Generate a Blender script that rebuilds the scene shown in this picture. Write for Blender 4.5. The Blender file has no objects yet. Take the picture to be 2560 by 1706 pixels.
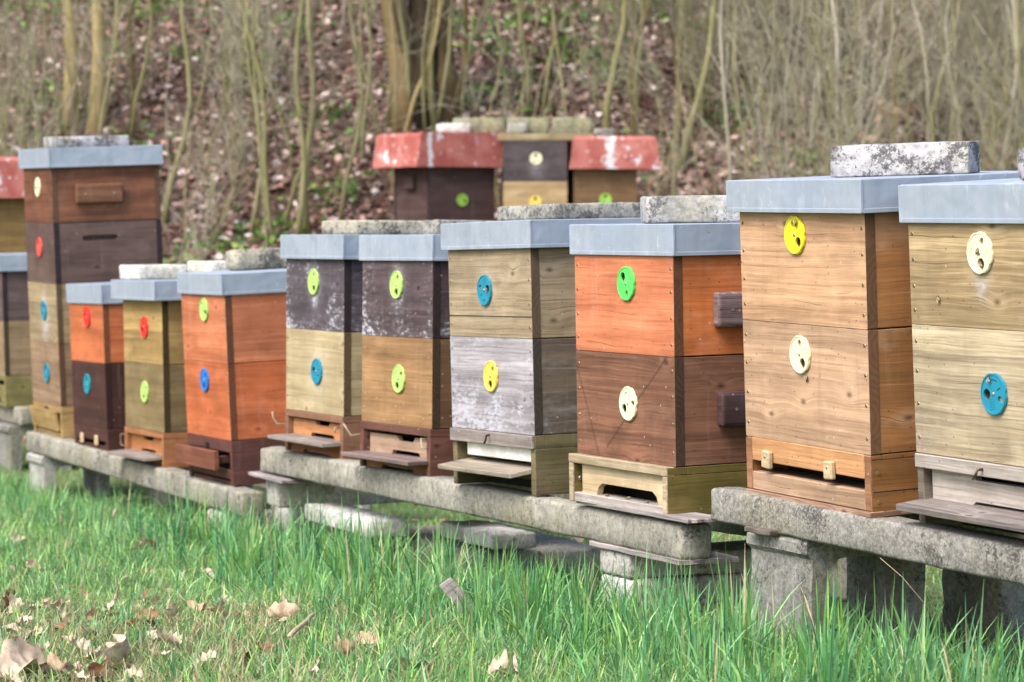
import bpy, bmesh, math, random
import numpy as np
from mathutils import Matrix, Vector, Euler, noise as mnoise

# ------------------------------------------------------------------ camera, sky, sun, exposure
SC = bpy.context.scene
COL = SC.collection
PITCH, ROLL, FPX, CAMZ = math.radians(2.2713), math.radians(-0.2279), 6987.7, 0.9
cam = bpy.data.cameras.new('camera')
cam.sensor_width = 36.0
cam.lens = FPX / 2560 * 36
cam.clip_end = 500
cam.dof.use_dof = True
cam.dof.focus_distance = 6.1
cam.dof.aperture_fstop = 6.9
camo = bpy.data.objects.new('camera', cam)
COL.objects.link(camo)
RCAM = Matrix.Rotation(ROLL, 3, 'Y') @ Matrix.Rotation(PITCH, 3, 'X')      # world -> lens axes
_r = RCAM.transposed()
_m = Matrix((_r @ Vector((1, 0, 0)), _r @ Vector((0, 0, 1)), _r @ Vector((0, -1, 0)))).transposed().to_4x4()
_m.translation = (0, 0, CAMZ)
camo.matrix_world = _m
SC.camera = camo

SUN_EL, SUN_AZ = math.radians(52), math.radians(222)      # azimuth from +Y, clockwise: behind the camera, to its left
w = bpy.data.worlds.new('World')
SC.world = w
w.use_nodes = True
sky = w.node_tree.nodes.new('ShaderNodeTexSky')
sky.sky_type = 'NISHITA'
sky.sun_disc = False
sky.sun_elevation = SUN_EL
sky.sun_rotation = SUN_AZ
sky.dust_density = 4.0
sky.ozone_density = 0.6
bgn = w.node_tree.nodes['Background']
w.node_tree.links.new(sky.outputs[0], bgn.inputs[0])
bgn.inputs[1].default_value = 0.125
sl = bpy.data.lights.new('sun', 'SUN')
sl.energy = 1.55
sl.angle = math.radians(28)
sl.color = (1, 0.97, 0.93)
so = bpy.data.objects.new('sun', sl)
COL.objects.link(so)
sd = Vector((math.sin(SUN_AZ) * math.cos(SUN_EL), math.cos(SUN_AZ) * math.cos(SUN_EL), math.sin(SUN_EL)))
so.rotation_euler = sd.to_track_quat('Z', 'Y').to_euler()
so.location = sd * 30
SC.view_settings.view_transform = 'Standard'
SC.view_settings.look = 'None'
SC.view_settings.exposure = 1.36
SC.view_settings.gamma = 1
SC.cycles.max_bounces = 6
SC.cycles.diffuse_bounces = 3
SC.cycles.transparent_max_bounces = 4

# ------------------------------------------------------------------ node helpers
class G:
    def __init__(s, name, rough=0.6, spec=0.3):
        s.m = bpy.data.materials.new(name)
        s.m.use_nodes = True
        s.t = s.m.node_tree
        s.b = s.t.nodes['Principled BSDF']
        s.b.inputs['Roughness'].default_value = rough
        s.b.inputs['Specular IOR Level'].default_value = spec
    def new(s, typ, **kw):
        n = s.t.nodes.new('ShaderNode' + typ)
        for k, v in kw.items():
            setattr(n, k, v)
        return n
    def put(s, inp, v):
        if isinstance(v, bpy.types.NodeSocket):
            s.t.links.new(v, inp)
        else:
            inp.default_value = v
    def math(s, op, a, b=0.0, c=0.0, clamp=False):
        n = s.new('Math', operation=op, use_clamp=clamp)
        s.put(n.inputs[0], a); s.put(n.inputs[1], b); s.put(n.inputs[2], c)
        return n.outputs[0]
    def comb(s, x, y, z=0.0):
        n = s.new('CombineXYZ')
        s.put(n.inputs[0], x); s.put(n.inputs[1], y); s.put(n.inputs[2], z)
        return n.outputs[0]
    def sep(s, v):
        n = s.new('SeparateXYZ'); s.put(n.inputs[0], v)
        return n.outputs
    def obj(s):
        return s.new('TexCoord').outputs['Object']
    def noise(s, v, scale=1.0, detail=3.0, rough=0.5, dist=0.0, color=False):
        n = s.new('TexNoise')
        s.put(n.inputs['Vector'], v)
        n.inputs['Scale'].default_value = scale; n.inputs['Detail'].default_value = detail
        n.inputs['Roughness'].default_value = rough; n.inputs['Distortion'].default_value = dist
        return n.outputs[1 if color else 0]
    def vor(s, v, scale=1.0, feature='F1'):
        n = s.new('TexVoronoi', feature=feature)
        s.put(n.inputs['Vector'], v); n.inputs['Scale'].default_value = scale
        return n.outputs
    def vor2(s, v, scale=1.0):
        n = s.new('TexVoronoi', feature='F1', voronoi_dimensions='2D')
        s.put(n.inputs['Vector'], v); n.inputs['Scale'].default_value = scale
        return n.outputs
    def step(s, v, lo, hi, a=0.0, b=1.0):
        n = s.new('MapRange', interpolation_type='SMOOTHSTEP')
        s.put(n.inputs[0], v); s.put(n.inputs[1], lo); s.put(n.inputs[2], hi); s.put(n.inputs[3], a); s.put(n.inputs[4], b)
        return n.outputs[0]
    def mix(s, f, a, b, mode='MIX'):
        n = s.new('Mix', data_type='RGBA', blend_type=mode)
        s.put(n.inputs[0], f)
        for i, v in ((6, a), (7, b)):
            s.put(n.inputs[i], v if isinstance(v, bpy.types.NodeSocket) else (*v, 1.0))
        return n.outputs[2]
    def bump(s, h, strength=0.3, dist=0.01):
        n = s.new('Bump')
        n.inputs['Strength'].default_value = strength; n.inputs['Distance'].default_value = dist
        s.put(n.inputs['Height'], h)
        s.put(s.b.inputs['Normal'], n.outputs[0])
    def col(s, c):
        s.put(s.b.inputs['Base Color'], c if isinstance(c, bpy.types.NodeSocket) else (*c, 1.0))
        return s.m

def lin(r, g, b):
    return tuple(((c / 255) / 12.92 if c <= 10 else ((c / 255 + 0.055) / 1.055) ** 2.4) for c in (r, g, b))

def mul(c, k):
    return tuple(x * k for x in c)

_seed = [0]
def wood(name, c1, c2, grain=1.0, flake=0.0, flakecol=(0.62, 0.62, 0.68), dirt=0.25, dirtcol=None, cracks=0.5,
         knots=1.0, halo=None, green=0.0, rough=0.62, seed=None, planks=0, fscale=1.0, low=0.0, diag=False, sidec=None, edge=None, swirl=None):
    """Weathered board: grain runs along the long side of the board face, knots bend it, cracks, flaked paint, dirt."""
    _seed[0] += 1
    sd_ = (seed if seed is not None else _seed[0]) * 7.31
    g = G(name, rough, 0.25)
    tc = g.new('TexCoord')
    x, y, z = g.sep(tc.outputs['Object'])
    nx, ny, nz = g.sep(tc.outputs['Normal'])
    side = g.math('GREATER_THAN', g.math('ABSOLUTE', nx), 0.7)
    u = g.math('ADD', g.math('MULTIPLY', y, side), g.math('MULTIPLY', x, g.math('SUBTRACT', 1.0, side)))
    u = g.math('ADD', u, g.math('MULTIPLY', side, 3.7))
    flat = g.math('GREATER_THAN', g.math('ABSOLUTE', nz), 0.7)
    v = g.math('ADD', z, g.math('MULTIPLY', g.math('MULTIPLY', y, flat), 1.0))
    P = g.comb(u, v, sd_)
    warp = g.noise(g.comb(g.math('MULTIPLY', u, 3.0), g.math('MULTIPLY', v, 9.0), sd_), 1, 2)
    v2 = g.math('ADD', v, g.math('MULTIPLY', g.math('SUBTRACT', warp, 0.5), 0.018))
    kv = g.vor2(g.comb(g.math('ADD', g.math('MULTIPLY', u, 6.5), sd_ * 3.1), g.math('ADD', g.math('MULTIPLY', v, 11.0), sd_ * 1.7)), 1.0)
    ksel = g.math('LESS_THAN', g.sep(kv[1])[0], 0.17 * knots)
    kd = g.math('ADD', kv[0], g.math('MULTIPLY', g.math('SUBTRACT', 1.0, ksel), 10.0))
    bulge = g.math('MULTIPLY', g.math('POWER', 2.718, g.math('MULTIPLY', g.math('MULTIPLY', kd, kd), -16.0)), 0.014)
    v3 = g.math('ADD', v2, bulge)
    g1 = g.noise(g.comb(g.math('MULTIPLY', u, 2.2), g.math('MULTIPLY', v3, 130.0), sd_), 1, 5, 0.7)
    g2 = g.noise(g.comb(g.math('MULTIPLY', u, 0.8), g.math('MULTIPLY', v3, 26.0), sd_ + 4), 1, 2)
    g3 = g.noise(g.comb(g.math('MULTIPLY', u, 12.0), g.math('MULTIPLY', v3, 420.0), sd_ + 8), 1, 2)
    t = g.math('ADD', g.math('ADD', g.math('MULTIPLY', g1, 0.5), g.math('MULTIPLY', g2, 0.4)), g.math('MULTIPLY', g3, 0.2))
    t = g.step(t, 0.55 - 0.17 / grain, 0.55 + 0.17 / grain)
    c = g.mix(t, tuple(min(0.9, q * 1.12) for q in c1), mul(c2, 0.9))
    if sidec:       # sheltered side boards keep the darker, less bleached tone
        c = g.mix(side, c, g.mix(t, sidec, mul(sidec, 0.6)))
    # boards differ in tone, and weather unevenly
    bn = g.new('TexWhiteNoise', noise_dimensions='2D')
    g.put(bn.inputs['Vector'], g.comb(g.math('FLOOR', g.math('MULTIPLY', g.math('ADD', v2, sd_), 8.7)), g.math('ADD', g.math('MULTIPLY', side, 5.0), sd_)))
    c = g.mix(0.55, c, g.mix(1.0, c, g.mix(bn.outputs[0], (0.72, 0.70, 0.68), (1.22, 1.2, 1.16)), 'MULTIPLY'))
    big = g.noise(g.comb(g.math('MULTIPLY', u, 7.0), g.math('MULTIPLY', v, 16.0), sd_ + 50), 1, 5, 0.65)
    c = g.mix(0.45, c, g.mix(1.0, c, g.mix(g.step(big, 0.3, 0.7), (0.70, 0.68, 0.67), (1.3, 1.28, 1.26)), 'MULTIPLY'))
    # single dark late-wood lines
    c = g.mix(g.math('MULTIPLY', g.step(g1, 0.57, 0.66), 0.36 * min(grain, 1.5)), c, mul(c2, 0.6))
    c = g.mix(g.math('MULTIPLY', g.step(g1, 0.42, 0.33), 0.25), c, tuple(min(0.9, q * 1.4 + 0.03) for q in c1))
    blot = g.noise(P, 6.0, 4, 0.6)
    dc = dirtcol or mul(c2, 0.5)
    c = g.mix(g.math('MULTIPLY', g.step(blot, 0.46, 0.72), dirt), c, dc)
    pale = g.noise(g.comb(g.math('MULTIPLY', u, 5.0), g.math('MULTIPLY', v, 11.0), sd_ + 30), 1, 4, 0.6)
    c = g.mix(g.math('MULTIPLY', g.step(pale, 0.52, 0.75), 0.35), c, tuple(min(0.9, q * 1.45 + 0.03) for q in c1))
    # rain has washed streaks down the face
    rs_ = g.noise(g.comb(g.math('MULTIPLY', u, 34.0), g.math('MULTIPLY', v, 3.0), sd_ + 70), 1, 4, 0.65)
    c = g.mix(g.math('MULTIPLY', g.step(rs_, 0.53, 0.72), 0.16), c, g.mix(0.5, mul(c2, 0.6), (0.075, 0.066, 0.06)))
    c = g.mix(g.math('MULTIPLY', g.step(rs_, 0.42, 0.30), 0.07), c, (0.46, 0.43, 0.40))
    if planks:      # darker and lighter glued strips
        pv = g.noise(g.comb(g.math('FLOOR', g.math('MULTIPLY', v2, float(planks))), g.math('FLOOR', g.math('MULTIPLY', u, 4.3)), sd_ + 3.3), 3.77, 0)
        c = g.mix(g.step(pv, 0.3, 0.7), c, g.mix(0.3, c, mul(c2, 0.7)))
    # knots
    c = g.mix(g.math('MULTIPLY', g.math('MULTIPLY', g.step(kd, 0.30, 0.14), g.step(kd, 0.05, 0.12)), 0.22), c, tuple(min(0.9, q * 1.3 + 0.02) for q in c1))
    c = g.mix(g.math('MULTIPLY', g.step(kd, 0.10, 0.06), 0.55), c, mul(c2, 0.75))
    c = g.mix(g.math('MULTIPLY', g.step(kd, 0.055, 0.025), 0.7), c, mul(c2, 0.35))
    # specks: nail holes, droppings, bee dirt
    spk = g.vor2(g.comb(g.math('ADD', u, sd_), v), 38.0)
    c = g.mix(g.math('MULTIPLY', g.math('LESS_THAN', g.sep(spk[1])[0], 0.13), g.step(spk[0], 0.10, 0.05, 0.0, 0.75)), c, mul(c2, 0.25))
    c = g.mix(g.math('MULTIPLY', g.math('GREATER_THAN', g.sep(spk[1])[0], 0.965), g.step(spk[0], 0.12, 0.05, 0.0, 0.5)), c, (0.6, 0.56, 0.5))
    if swirl:       # one big knot with the grain curling round it
        sx_ = g.math('DIVIDE', g.math('SUBTRACT', x, swirl[0]), 0.022)
        sz_ = g.math('DIVIDE', g.math('SUBTRACT', z, swirl[1]), 0.034)
        sd2 = g.math('SQRT', g.math('ADD', g.math('MULTIPLY', sx_, sx_), g.math('MULTIPLY', sz_, sz_)))
        sr = g.math('SINE', g.math('ADD', g.math('MULTIPLY', sd2, 11.0), g.math('MULTIPLY', g.noise(P, 22, 3), 7.0)))
        sm_ = g.math('MULTIPLY', g.step(sd2, 2.0, 0.3), g.math('SUBTRACT', 1.0, side))
        c = g.mix(g.math('MULTIPLY', sm_, g.step(sr, -0.6, 0.9, 0.0, 0.7)), c, mul(c2, 0.6))
        c = g.mix(g.math('MULTIPLY', g.step(sd2, 0.55, 0.3), g.math('MULTIPLY', 0.6, g.math('SUBTRACT', 1.0, side))), c, mul(c2, 0.9))
    if diag:        # two rub marks running down to a point
        d1 = g.math('ABSOLUTE', g.math('SUBTRACT', g.math('ADD', g.math('MULTIPLY', x, 0.78), 0.215), v2))
        c = g.mix(g.math('MULTIPLY', g.math('MULTIPLY', g.step(d1, 0.007, 0.0), g.math('GREATER_THAN', x, -0.09)), g.math('MULTIPLY', 0.55, g.math('SUBTRACT', 1.0, side))), c, mul(c2, 0.3))
        d2 = g.math('ABSOLUTE', g.math('SUBTRACT', g.math('ADD', g.math('MULTIPLY', x, -2.0), -0.14), v2))
        c = g.mix(g.math('MULTIPLY', g.step(d2, 0.014, 0.0), g.math('MULTIPLY', 0.45, g.math('SUBTRACT', 1.0, side))), c, mul(c2, 0.3))
    if green:
        gn = g.noise(P, 4.0, 4, 0.6)
        c = g.mix(g.math('MULTIPLY', g.step(gn, 0.35, 0.62), green), c, (0.062, 0.062, 0.012))
    hgt = g.math('MULTIPLY', t, -0.25)
    if low:         # darkened lower edge
        ln = g.math('ADD', v, g.math('MULTIPLY', g.noise(P, 14, 3), 0.05))
        c = g.mix(g.step(ln, 0.05, 0.022, 0.0, low), c, mul(c2, 0.4))
    hsum = g.math('ADD', 0.0, 0.0)
    if halo:        # rain and bees bleach the paint round and below the entrance disc
        for hx, hz, hs in halo:
            dx = g.math('DIVIDE', g.math('SUBTRACT', x, hx), hs * 0.8)
            dz = g.math('DIVIDE', g.math('SUBTRACT', z, hz), hs)
            d2 = g.math('ADD', g.math('MULTIPLY', dx, dx), g.math('MULTIPLY', dz, dz))
            hm = g.math('POWER', 2.718, g.math('MULTIPLY', d2, -1.0))
            hm = g.math('MULTIPLY', hm, g.math('SUBTRACT', 1.0, side))
            hsum = g.math('ADD', hsum, hm)
        c = g.mix(g.math('MULTIPLY', hsum, g.step(g.noise(P, 55, 4, 0.7), 0.35, 0.7, 0.1, 0.6), clamp=True), c, flakecol)
    if flake:
        fn = g.noise(g.comb(g.math('MULTIPLY', u, 42.0 * fscale), g.math('MULTIPLY', v3, 105.0 * fscale), sd_ + 12), 1, 6, 0.72)
        fm = g.noise(P, 7.5, 4, 0.62)
        fs = g.math('ADD', fn, g.math('MULTIPLY', g.math('SUBTRACT', fm, 0.5), 0.75))
        fs = g.math('ADD', fs, g.math('MULTIPLY', hsum, 0.13))
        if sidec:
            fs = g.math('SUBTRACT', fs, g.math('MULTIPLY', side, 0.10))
        if edge:    # paint lifts first along the lower and outer edges
            zb_, xl_ = edge
            e1 = g.math('POWER', 2.718, g.math('MULTIPLY', g.math('SUBTRACT', zb_, z), 18.0))
            e2 = g.math('MULTIPLY', g.math('POWER', 2.718, g.math('MULTIPLY', g.math('SUBTRACT', xl_, x), 16.0)), g.math('SUBTRACT', 1.0, side))
            fs = g.math('ADD', fs, g.math('MULTIPLY', g.math('ADD', e1, e2), 0.13))
        fk = g.step(fs, 0.82 - 0.32 * flake, 0.92 - 0.32 * flake)
        c = g.mix(g.math('MULTIPLY', g.step(fs, 0.66 - 0.32 * flake, 1.0 - 0.32 * flake), 0.3), c, mul(flakecol, 0.8))
        c = g.mix(g.math('MULTIPLY', fk, 0.7), c, g.mix(g1, mul(flakecol, 0.72), mul(flakecol, 1.12)))
        hgt = g.math('ADD', hgt, g.math('MULTIPLY', fk, 0.15))
    if cracks:
        cv = g.math('ADD', g.math('MULTIPLY', v3, 26.0), g.math('MULTIPLY', warp, 0.6))
        cell = g.math('FLOOR', cv)
        wn = g.new('TexWhiteNoise', noise_dimensions='2D')
        g.put(wn.inputs['Vector'], g.comb(cell, sd_))
        d = g.math('ABSOLUTE', g.math('SUBTRACT', g.math('FRACT', cv), g.math('ADD', g.math('MULTIPLY', wn.outputs[0], 0.7), 0.15)))
        cm = g.noise(g.comb(g.math('MULTIPLY', u, 4.0), g.math('MULTIPLY', cell, 3.3), sd_ + 2), 1, 2)
        ck = g.math('MULTIPLY', g.step(d, 0.019, 0.004), g.step(cm, 0.69 - 0.13 * cracks, 0.75 - 0.13 * cracks))
        c = g.mix(g.math('MULTIPLY', ck, 0.8), c, (0.02, 0.014, 0.01))
        hgt = g.math('SUBTRACT', hgt, ck)
    g.bump(hgt, 0.35, 0.004)
    return g.col(c)

def endgrain(name, c):
    g = G(name, 0.75, 0.15)
    x, y, z = g.sep(g.obj())
    d = g.vor(g.comb(g.math('MULTIPLY', y, 8.0), g.math('MULTIPLY', z, 7.0), 1.7), 1.0)[0]
    rings = g.math('SINE', g.math('ADD', g.math('MULTIPLY', d, 70.0), g.math('MULTIPLY', g.noise(g.obj(), 20, 3), 6.0)))
    n = g.noise(g.obj(), 30, 4, 0.65)
    cc = g.mix(g.step(rings, -0.9, 0.9), mul(c, 0.92), mul(c, 1.12))
    cc = g.mix(g.math('MULTIPLY', g.step(n, 0.5, 0.7), 0.5), cc, mul(c, 0.45))
    g.bump(n, 0.2, 0.003)
    return g.col(cc)

def concrete(name, base=(0.42, 0.41, 0.38), dark=(0.07, 0.07, 0.065), lichen=0.5, pebble=0.3, warm=(0.34, 0.32, 0.22), scale=1.0, streak=0.3):
    _seed[0] += 1
    sd_ = _seed[0] * 5.17
    g = G(name, 0.9, 0.15)
    o = g.new('VectorMath', operation='ADD')
    g.put(o.inputs[0], g.obj()); o.inputs[1].default_value = (sd_, sd_ * 0.7, 0)
    P = o.outputs[0]
    n1 = g.noise(P, 9 * scale, 5, 0.6)
    n2 = g.noise(P, 70, 4, 0.6)
    c = g.mix(g.step(n1, 0.35, 0.68), base, mul(base, 0.72))
    c = g.mix(g.math('MULTIPLY', g.step(g.noise(P, 5 * scale, 3), 0.48, 0.66), 0.6), c, warm)
    c = g.mix(g.math('MULTIPLY', g.step(g.noise(P, 3.4 * scale, 5, 0.7), 0.50, 0.64), 0.45), c, mul(dark, 1.6))
    x, y, z = g.sep(P)
    st = g.noise(g.comb(g.math('MULTIPLY', x, 16), g.math('MULTIPLY', y, 16), g.math('MULTIPLY', z, 2.5)), 1, 4, 0.6)
    c = g.mix(g.math('MULTIPLY', g.step(st, 0.50, 0.68), streak), c, mul(dark, 1.8))
    c = g.mix(g.math('MULTIPLY', g.step(st, 0.44, 0.30), streak * 0.7), c, (0.56, 0.55, 0.53))
    if lichen:
        big = g.noise(P, 13 * scale, 3, 0.6)
        for sc, th in ((95, 0.0), (210, 0.02)):
            sp = g.noise(P, sc, 4, 0.62)
            m = g.step(g.math('ADD', sp, g.math('MULTIPLY', g.math('SUBTRACT', big, 0.5), 0.9)), 0.66 - 0.2 * lichen + th, 0.72 - 0.2 * lichen + th)
            c = g.mix(g.math('MULTIPLY', m, 0.85), c, dark)
    c = g.mix(0.7, c, g.mix(1.0, c, g.mix(g.step(n2, 0.3, 0.7), (0.6, 0.6, 0.6), (1.4, 1.4, 1.4)), 'MULTIPLY'))
    hgt = g.math('MULTIPLY', n2, 0.5)
    if pebble:
        vv = g.vor(P, 240)
        pc = g.sep(vv[1])[0]
        c = g.mix(g.math('MULTIPLY', g.step(pc, 0.5, 0.95), pebble), c, (0.50, 0.485, 0.45))
        c = g.mix(g.math('MULTIPLY', g.step(pc, 0.30, 0.05), pebble), c, (0.12, 0.11, 0.10))
        hgt = g.math('SUBTRACT', hgt, g.math('MULTIPLY', vv[0], 0.6 * pebble))
        pit = g.vor(P, 34)[0]
        c = g.mix(g.step(pit, 0.09, 0.05, 0.0, 0.7), c, (0.05, 0.05, 0.045))
    g.bump(hgt, 0.5, 0.003)
    return g.col(c)

def plain(name, c, rough=0.5, metal=0.0, var=0.15, spec=0.4):
    g = G(name, rough, spec)
    g.b.inputs['Metallic'].default_value = metal
    n = g.noise(g.obj(), 25, 4, 0.6)
    return g.col(g.mix(g.step(n, 0.3, 0.7, 0, 1), mul(c, 1 - var), mul(c, 1 + var)))

def lid_metal():
    g = G('zinc_sheet', 0.5, 0.5)
    g.b.inputs['Metallic'].default_value = 0.25
    oi = g.new('ObjectInfo')
    o = g.new('VectorMath', operation='ADD')
    g.put(o.inputs[0], g.obj()); g.put(o.inputs[1], g.comb(g.math('MULTIPLY', oi.outputs['Random'], 40.0), 0.0, 0.0))
    P = o.outputs[0]
    x, y, z = g.sep(P)
    xy = g.math('ADD', x, y)
    st = g.noise(g.comb(g.math('MULTIPLY', xy, 22), 0.0, g.math('MULTIPLY', z, 3)), 1, 4, 0.6)
    c = g.mix(g.step(st, 0.35, 0.7), (0.315, 0.365, 0.44), (0.365, 0.415, 0.49))
    big = g.noise(P, 4.5, 3)
    c = g.mix(g.math('MULTIPLY', g.step(big, 0.42, 0.66), 0.5), c, (0.29, 0.35, 0.44))
    sm = g.noise(g.comb(g.math('MULTIPLY', xy, 30), 0.5, g.math('MULTIPLY', z, 12)), 1, 5, 0.7)
    c = g.mix(g.math('MULTIPLY', g.step(sm, 0.57, 0.74), 0.5), c, (0.62, 0.67, 0.72))
    c = g.mix(g.math('MULTIPLY', g.step(g.noise(P, 11, 5, 0.7), 0.56, 0.70), 0.35), c, (0.24, 0.285, 0.35))
    sp = g.vor(P, 34)[0]
    c = g.mix(g.step(sp, 0.08, 0.03, 0, 0.6), c, (0.70, 0.73, 0.76))
    rs = g.noise(P, 38, 3, 0.6)
    c = g.mix(g.step(rs, 0.70, 0.76, 0, 0.6), c, (0.28, 0.17, 0.08))
    g.bump(g.noise(P, 7, 3), 0.35, 0.03)
    return g.col(c)

def red_roof(patch=None):
    g = G('red_painted_sheet', 0.55, 0.4)
    oi = g.new('ObjectInfo')
    o = g.new('VectorMath', operation='ADD')
    g.put(o.inputs[0], g.obj()); g.put(o.inputs[1], g.comb(g.math('MULTIPLY', oi.outputs['Random'], 17.0), 0.0, 0.0))
    P = o.outputs[0]
    n = g.noise(P, 7, 4, 0.6)
    c = g.mix(g.step(n, 0.35, 0.65), (0.31, 0.075, 0.06), (0.42, 0.15, 0.125))
    fl = g.noise(P, 5.5, 6, 0.68)
    c = g.mix(g.step(fl, 0.60, 0.64), c, (0.60, 0.61, 0.64))
    x, y, z = g.sep(P)
    c = g.mix(g.math('MULTIPLY', g.step(g.noise(P, 30, 3), 0.63, 0.68), 0.7), c, (0.58, 0.56, 0.56))
    if patch:       # big bare patch where the paint has come off
        ox, oy, oz = g.sep(g.obj())
        pm = g.math('ADD', g.math('MULTIPLY', g.math('ABSOLUTE', g.math('SUBTRACT', ox, patch[0])), -1.0 / patch[1]), g.math('MULTIPLY', g.noise(g.obj(), 16, 5, 0.65), 2.2))
        pm = g.math('MULTIPLY', g.step(pm, 0.72, 0.95), g.math('LESS_THAN', oy, -0.1))
        c = g.mix(g.math('MULTIPLY', pm, 0.9), c, (0.60, 0.61, 0.64))
    g.bump(g.noise(P, 5, 2), 0.25, 0.03)
    return g.col(c)

def attr_mat(name, rough=0.6, trans=0.0, spec=0.25, rand=0.0):
    g = G(name, rough, spec)
    a = g.new('Attribute', attribute_name='tint')
    c = a.outputs['Color']
    n = g.noise(g.obj(), 60, 3, 0.6)
    c = g.mix(g.step(n, 0.35, 0.7, 0.0, 0.3), c, g.mix(1.0, c, (0.45, 0.42, 0.4), 'MULTIPLY'))
    if rand:
        oi = g.new('ObjectInfo')
        c = g.mix(g.math('MULTIPLY', oi.outputs['Random'], rand), c, g.mix(1.0, c, (1.7, 1.6, 1.45), 'MULTIPLY'))
    g.col(c)
    if trans:
        tr = g.new('BsdfTranslucent'); g.put(tr.inputs[0], c)
        mx = g.new('MixShader'); mx.inputs[0].default_value = trans
        g.t.links.new(g.b.outputs[0], mx.inputs[1]); g.t.links.new(tr.outputs[0], mx.inputs[2])
        g.t.links.new(mx.outputs[0], g.t.nodes['Material Output'].inputs[0])
    return g.m

def bark(name, c1, c2, moss=(0.16, 0.17, 0.05), mossy=0.6):
    g = G(name, 0.9, 0.1)
    x, y, z = g.sep(g.obj())
    n = g.noise(g.comb(g.math('MULTIPLY', x, 22), g.math('MULTIPLY', y, 22), g.math('MULTIPLY', z, 3)), 1, 5, 0.65)
    oi = g.new('ObjectInfo')
    c = g.mix(g.step(n, 0.33, 0.68), c1, c2)
    m = g.noise(g.comb(g.math('MULTIPLY', x, 5), g.math('MULTIPLY', y, 5), g.math('ADD', z, g.math('MULTIPLY', oi.outputs['Random'], 50))), 1.6, 4, 0.6)
    c = g.mix(g.math('MULTIPLY', g.step(m, 0.40, 0.62), mossy), c, moss)
    c = g.mix(g.math('MULTIPLY', oi.outputs['Random'], 0.35), c, mul(c1, 0.45))
    g.bump(n, 0.6, 0.02)
    return g.col(c)

# ------------------------------------------------------------------ object helpers
def link(name, data, parent=None):
    o = bpy.data.objects.new(name, data)
    COL.objects.link(o)
    if parent:
        o.parent = parent
    return o

def tag(o, label, cat, group=None):
    o['label'] = label
    o['category'] = cat
    if group:
        o['group'] = group
    return o

def thing(name, label, cat, loc=(0, 0, 0), rot=(0, 0, 0), group=None):
    o = link(name, None)
    o.empty_display_size = 0.1
    o.location = loc
    o.rotation_euler = rot
    return tag(o, label, cat, group)

def finish(bm, name, mats, parent=None, smooth=False, label=None):
    me = bpy.data.meshes.new(name)
    bmesh.ops.recalc_face_normals(bm, faces=bm.faces)
    bm.to_mesh(me)
    bm.free()
    for m in (mats if isinstance(mats, (list, tuple)) else [mats]):
        me.materials.append(m)
    if smooth:
        for p in me.polygons:
            p.use_smooth = True
    o = link(name, me, parent)
    if label:
        o['label'] = label
    return o

def box(bm, x0, x1, y0, y1, z0, z1, bev=0.0015, mi=0, M=None, seg=1):
    r = bmesh.ops.create_cube(bm, size=1.0)
    vs = r['verts']
    for v in vs:
        v.co = Vector((x0 + (v.co.x + 0.5) * (x1 - x0), y0 + (v.co.y + 0.5) * (y1 - y0), z0 + (v.co.z + 0.5) * (z1 - z0)))
    fs = {f for v in vs for f in v.link_faces}
    if bev:
        es = list({e for v in vs for e in v.link_edges})
        rr = bmesh.ops.bevel(bm, geom=es, offset=bev, segments=seg, affect='EDGES', profile=0.5)
        fs = set(rr['faces']) | {f for f in fs if f.is_valid}
        vs = list({v for f in fs for v in f.verts})
        fs = {f for v in vs for f in v.link_faces}
    for f in fs:
        f.material_index = mi
    if M is not None:
        bmesh.ops.transform(bm, matrix=M, verts=vs)
    return vs

def plate(bm, outline, holes, y0, y1, mi=0, mi_edge=None, cham=0.0):
    """Flat plate in the XZ plane, front at y0, with real through holes; outline and holes are lists of (x, z)."""
    loops = [outline] + holes
    allv, alle = [], []
    for lp in loops:
        vs = [bm.verts.new((px, y0, pz)) for px, pz in lp]
        alle += [bm.edges.new((vs[i], vs[(i + 1) % len(vs)])) for i in range(len(vs))]
        allv += vs
    fr = bmesh.ops.triangle_fill(bm, use_beauty=True, use_dissolve=False, edges=alle, normal=(0, -1, 0))
    faces = [f for f in fr['geom'] if isinstance(f, bmesh.types.BMFace)]
    for f in faces:
        f.material_index = mi
    ex = bmesh.ops.extrude_face_region(bm, geom=faces)
    nv = [v for v in ex['geom'] if isinstance(v, bmesh.types.BMVert)]
    nf = [f for f in ex['geom'] if isinstance(f, bmesh.types.BMFace)]
    for v in nv:
        v.co.y = y1
    sides = {f for v in nv for f in v.link_faces} - set(nf)
    for f in sides:
        f.material_index = mi if mi_edge is None else mi_edge
    for f in nf:
        f.material_index = mi
    return allv + nv

def circ(cx, cz, r, n=16, ph=0.0, sx=1.0, rot=0.0):
    out = []
    for i in range(n):
        a = ph + 2 * math.pi * i / n
        px, pz = r * sx * math.cos(a), r * math.sin(a)
        out.append((cx + px * math.cos(rot) - pz * math.sin(rot), cz + px * math.sin(rot) + pz * math.cos(rot)))
    return out

def slot(cx, cz, L, r, rot):
    out = []
    for sgn, a0 in ((1, -math.pi / 2), (-1, math.pi / 2)):
        for k in range(5):
            a = a0 + math.pi * k / 4
            px, pz = sgn * L / 2 + r * math.cos(a), r * math.sin(a)
            out.append((cx + px * math.cos(rot) - pz * math.sin(rot), cz + px * math.sin(rot) + pz * math.cos(rot)))
    return out

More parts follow.
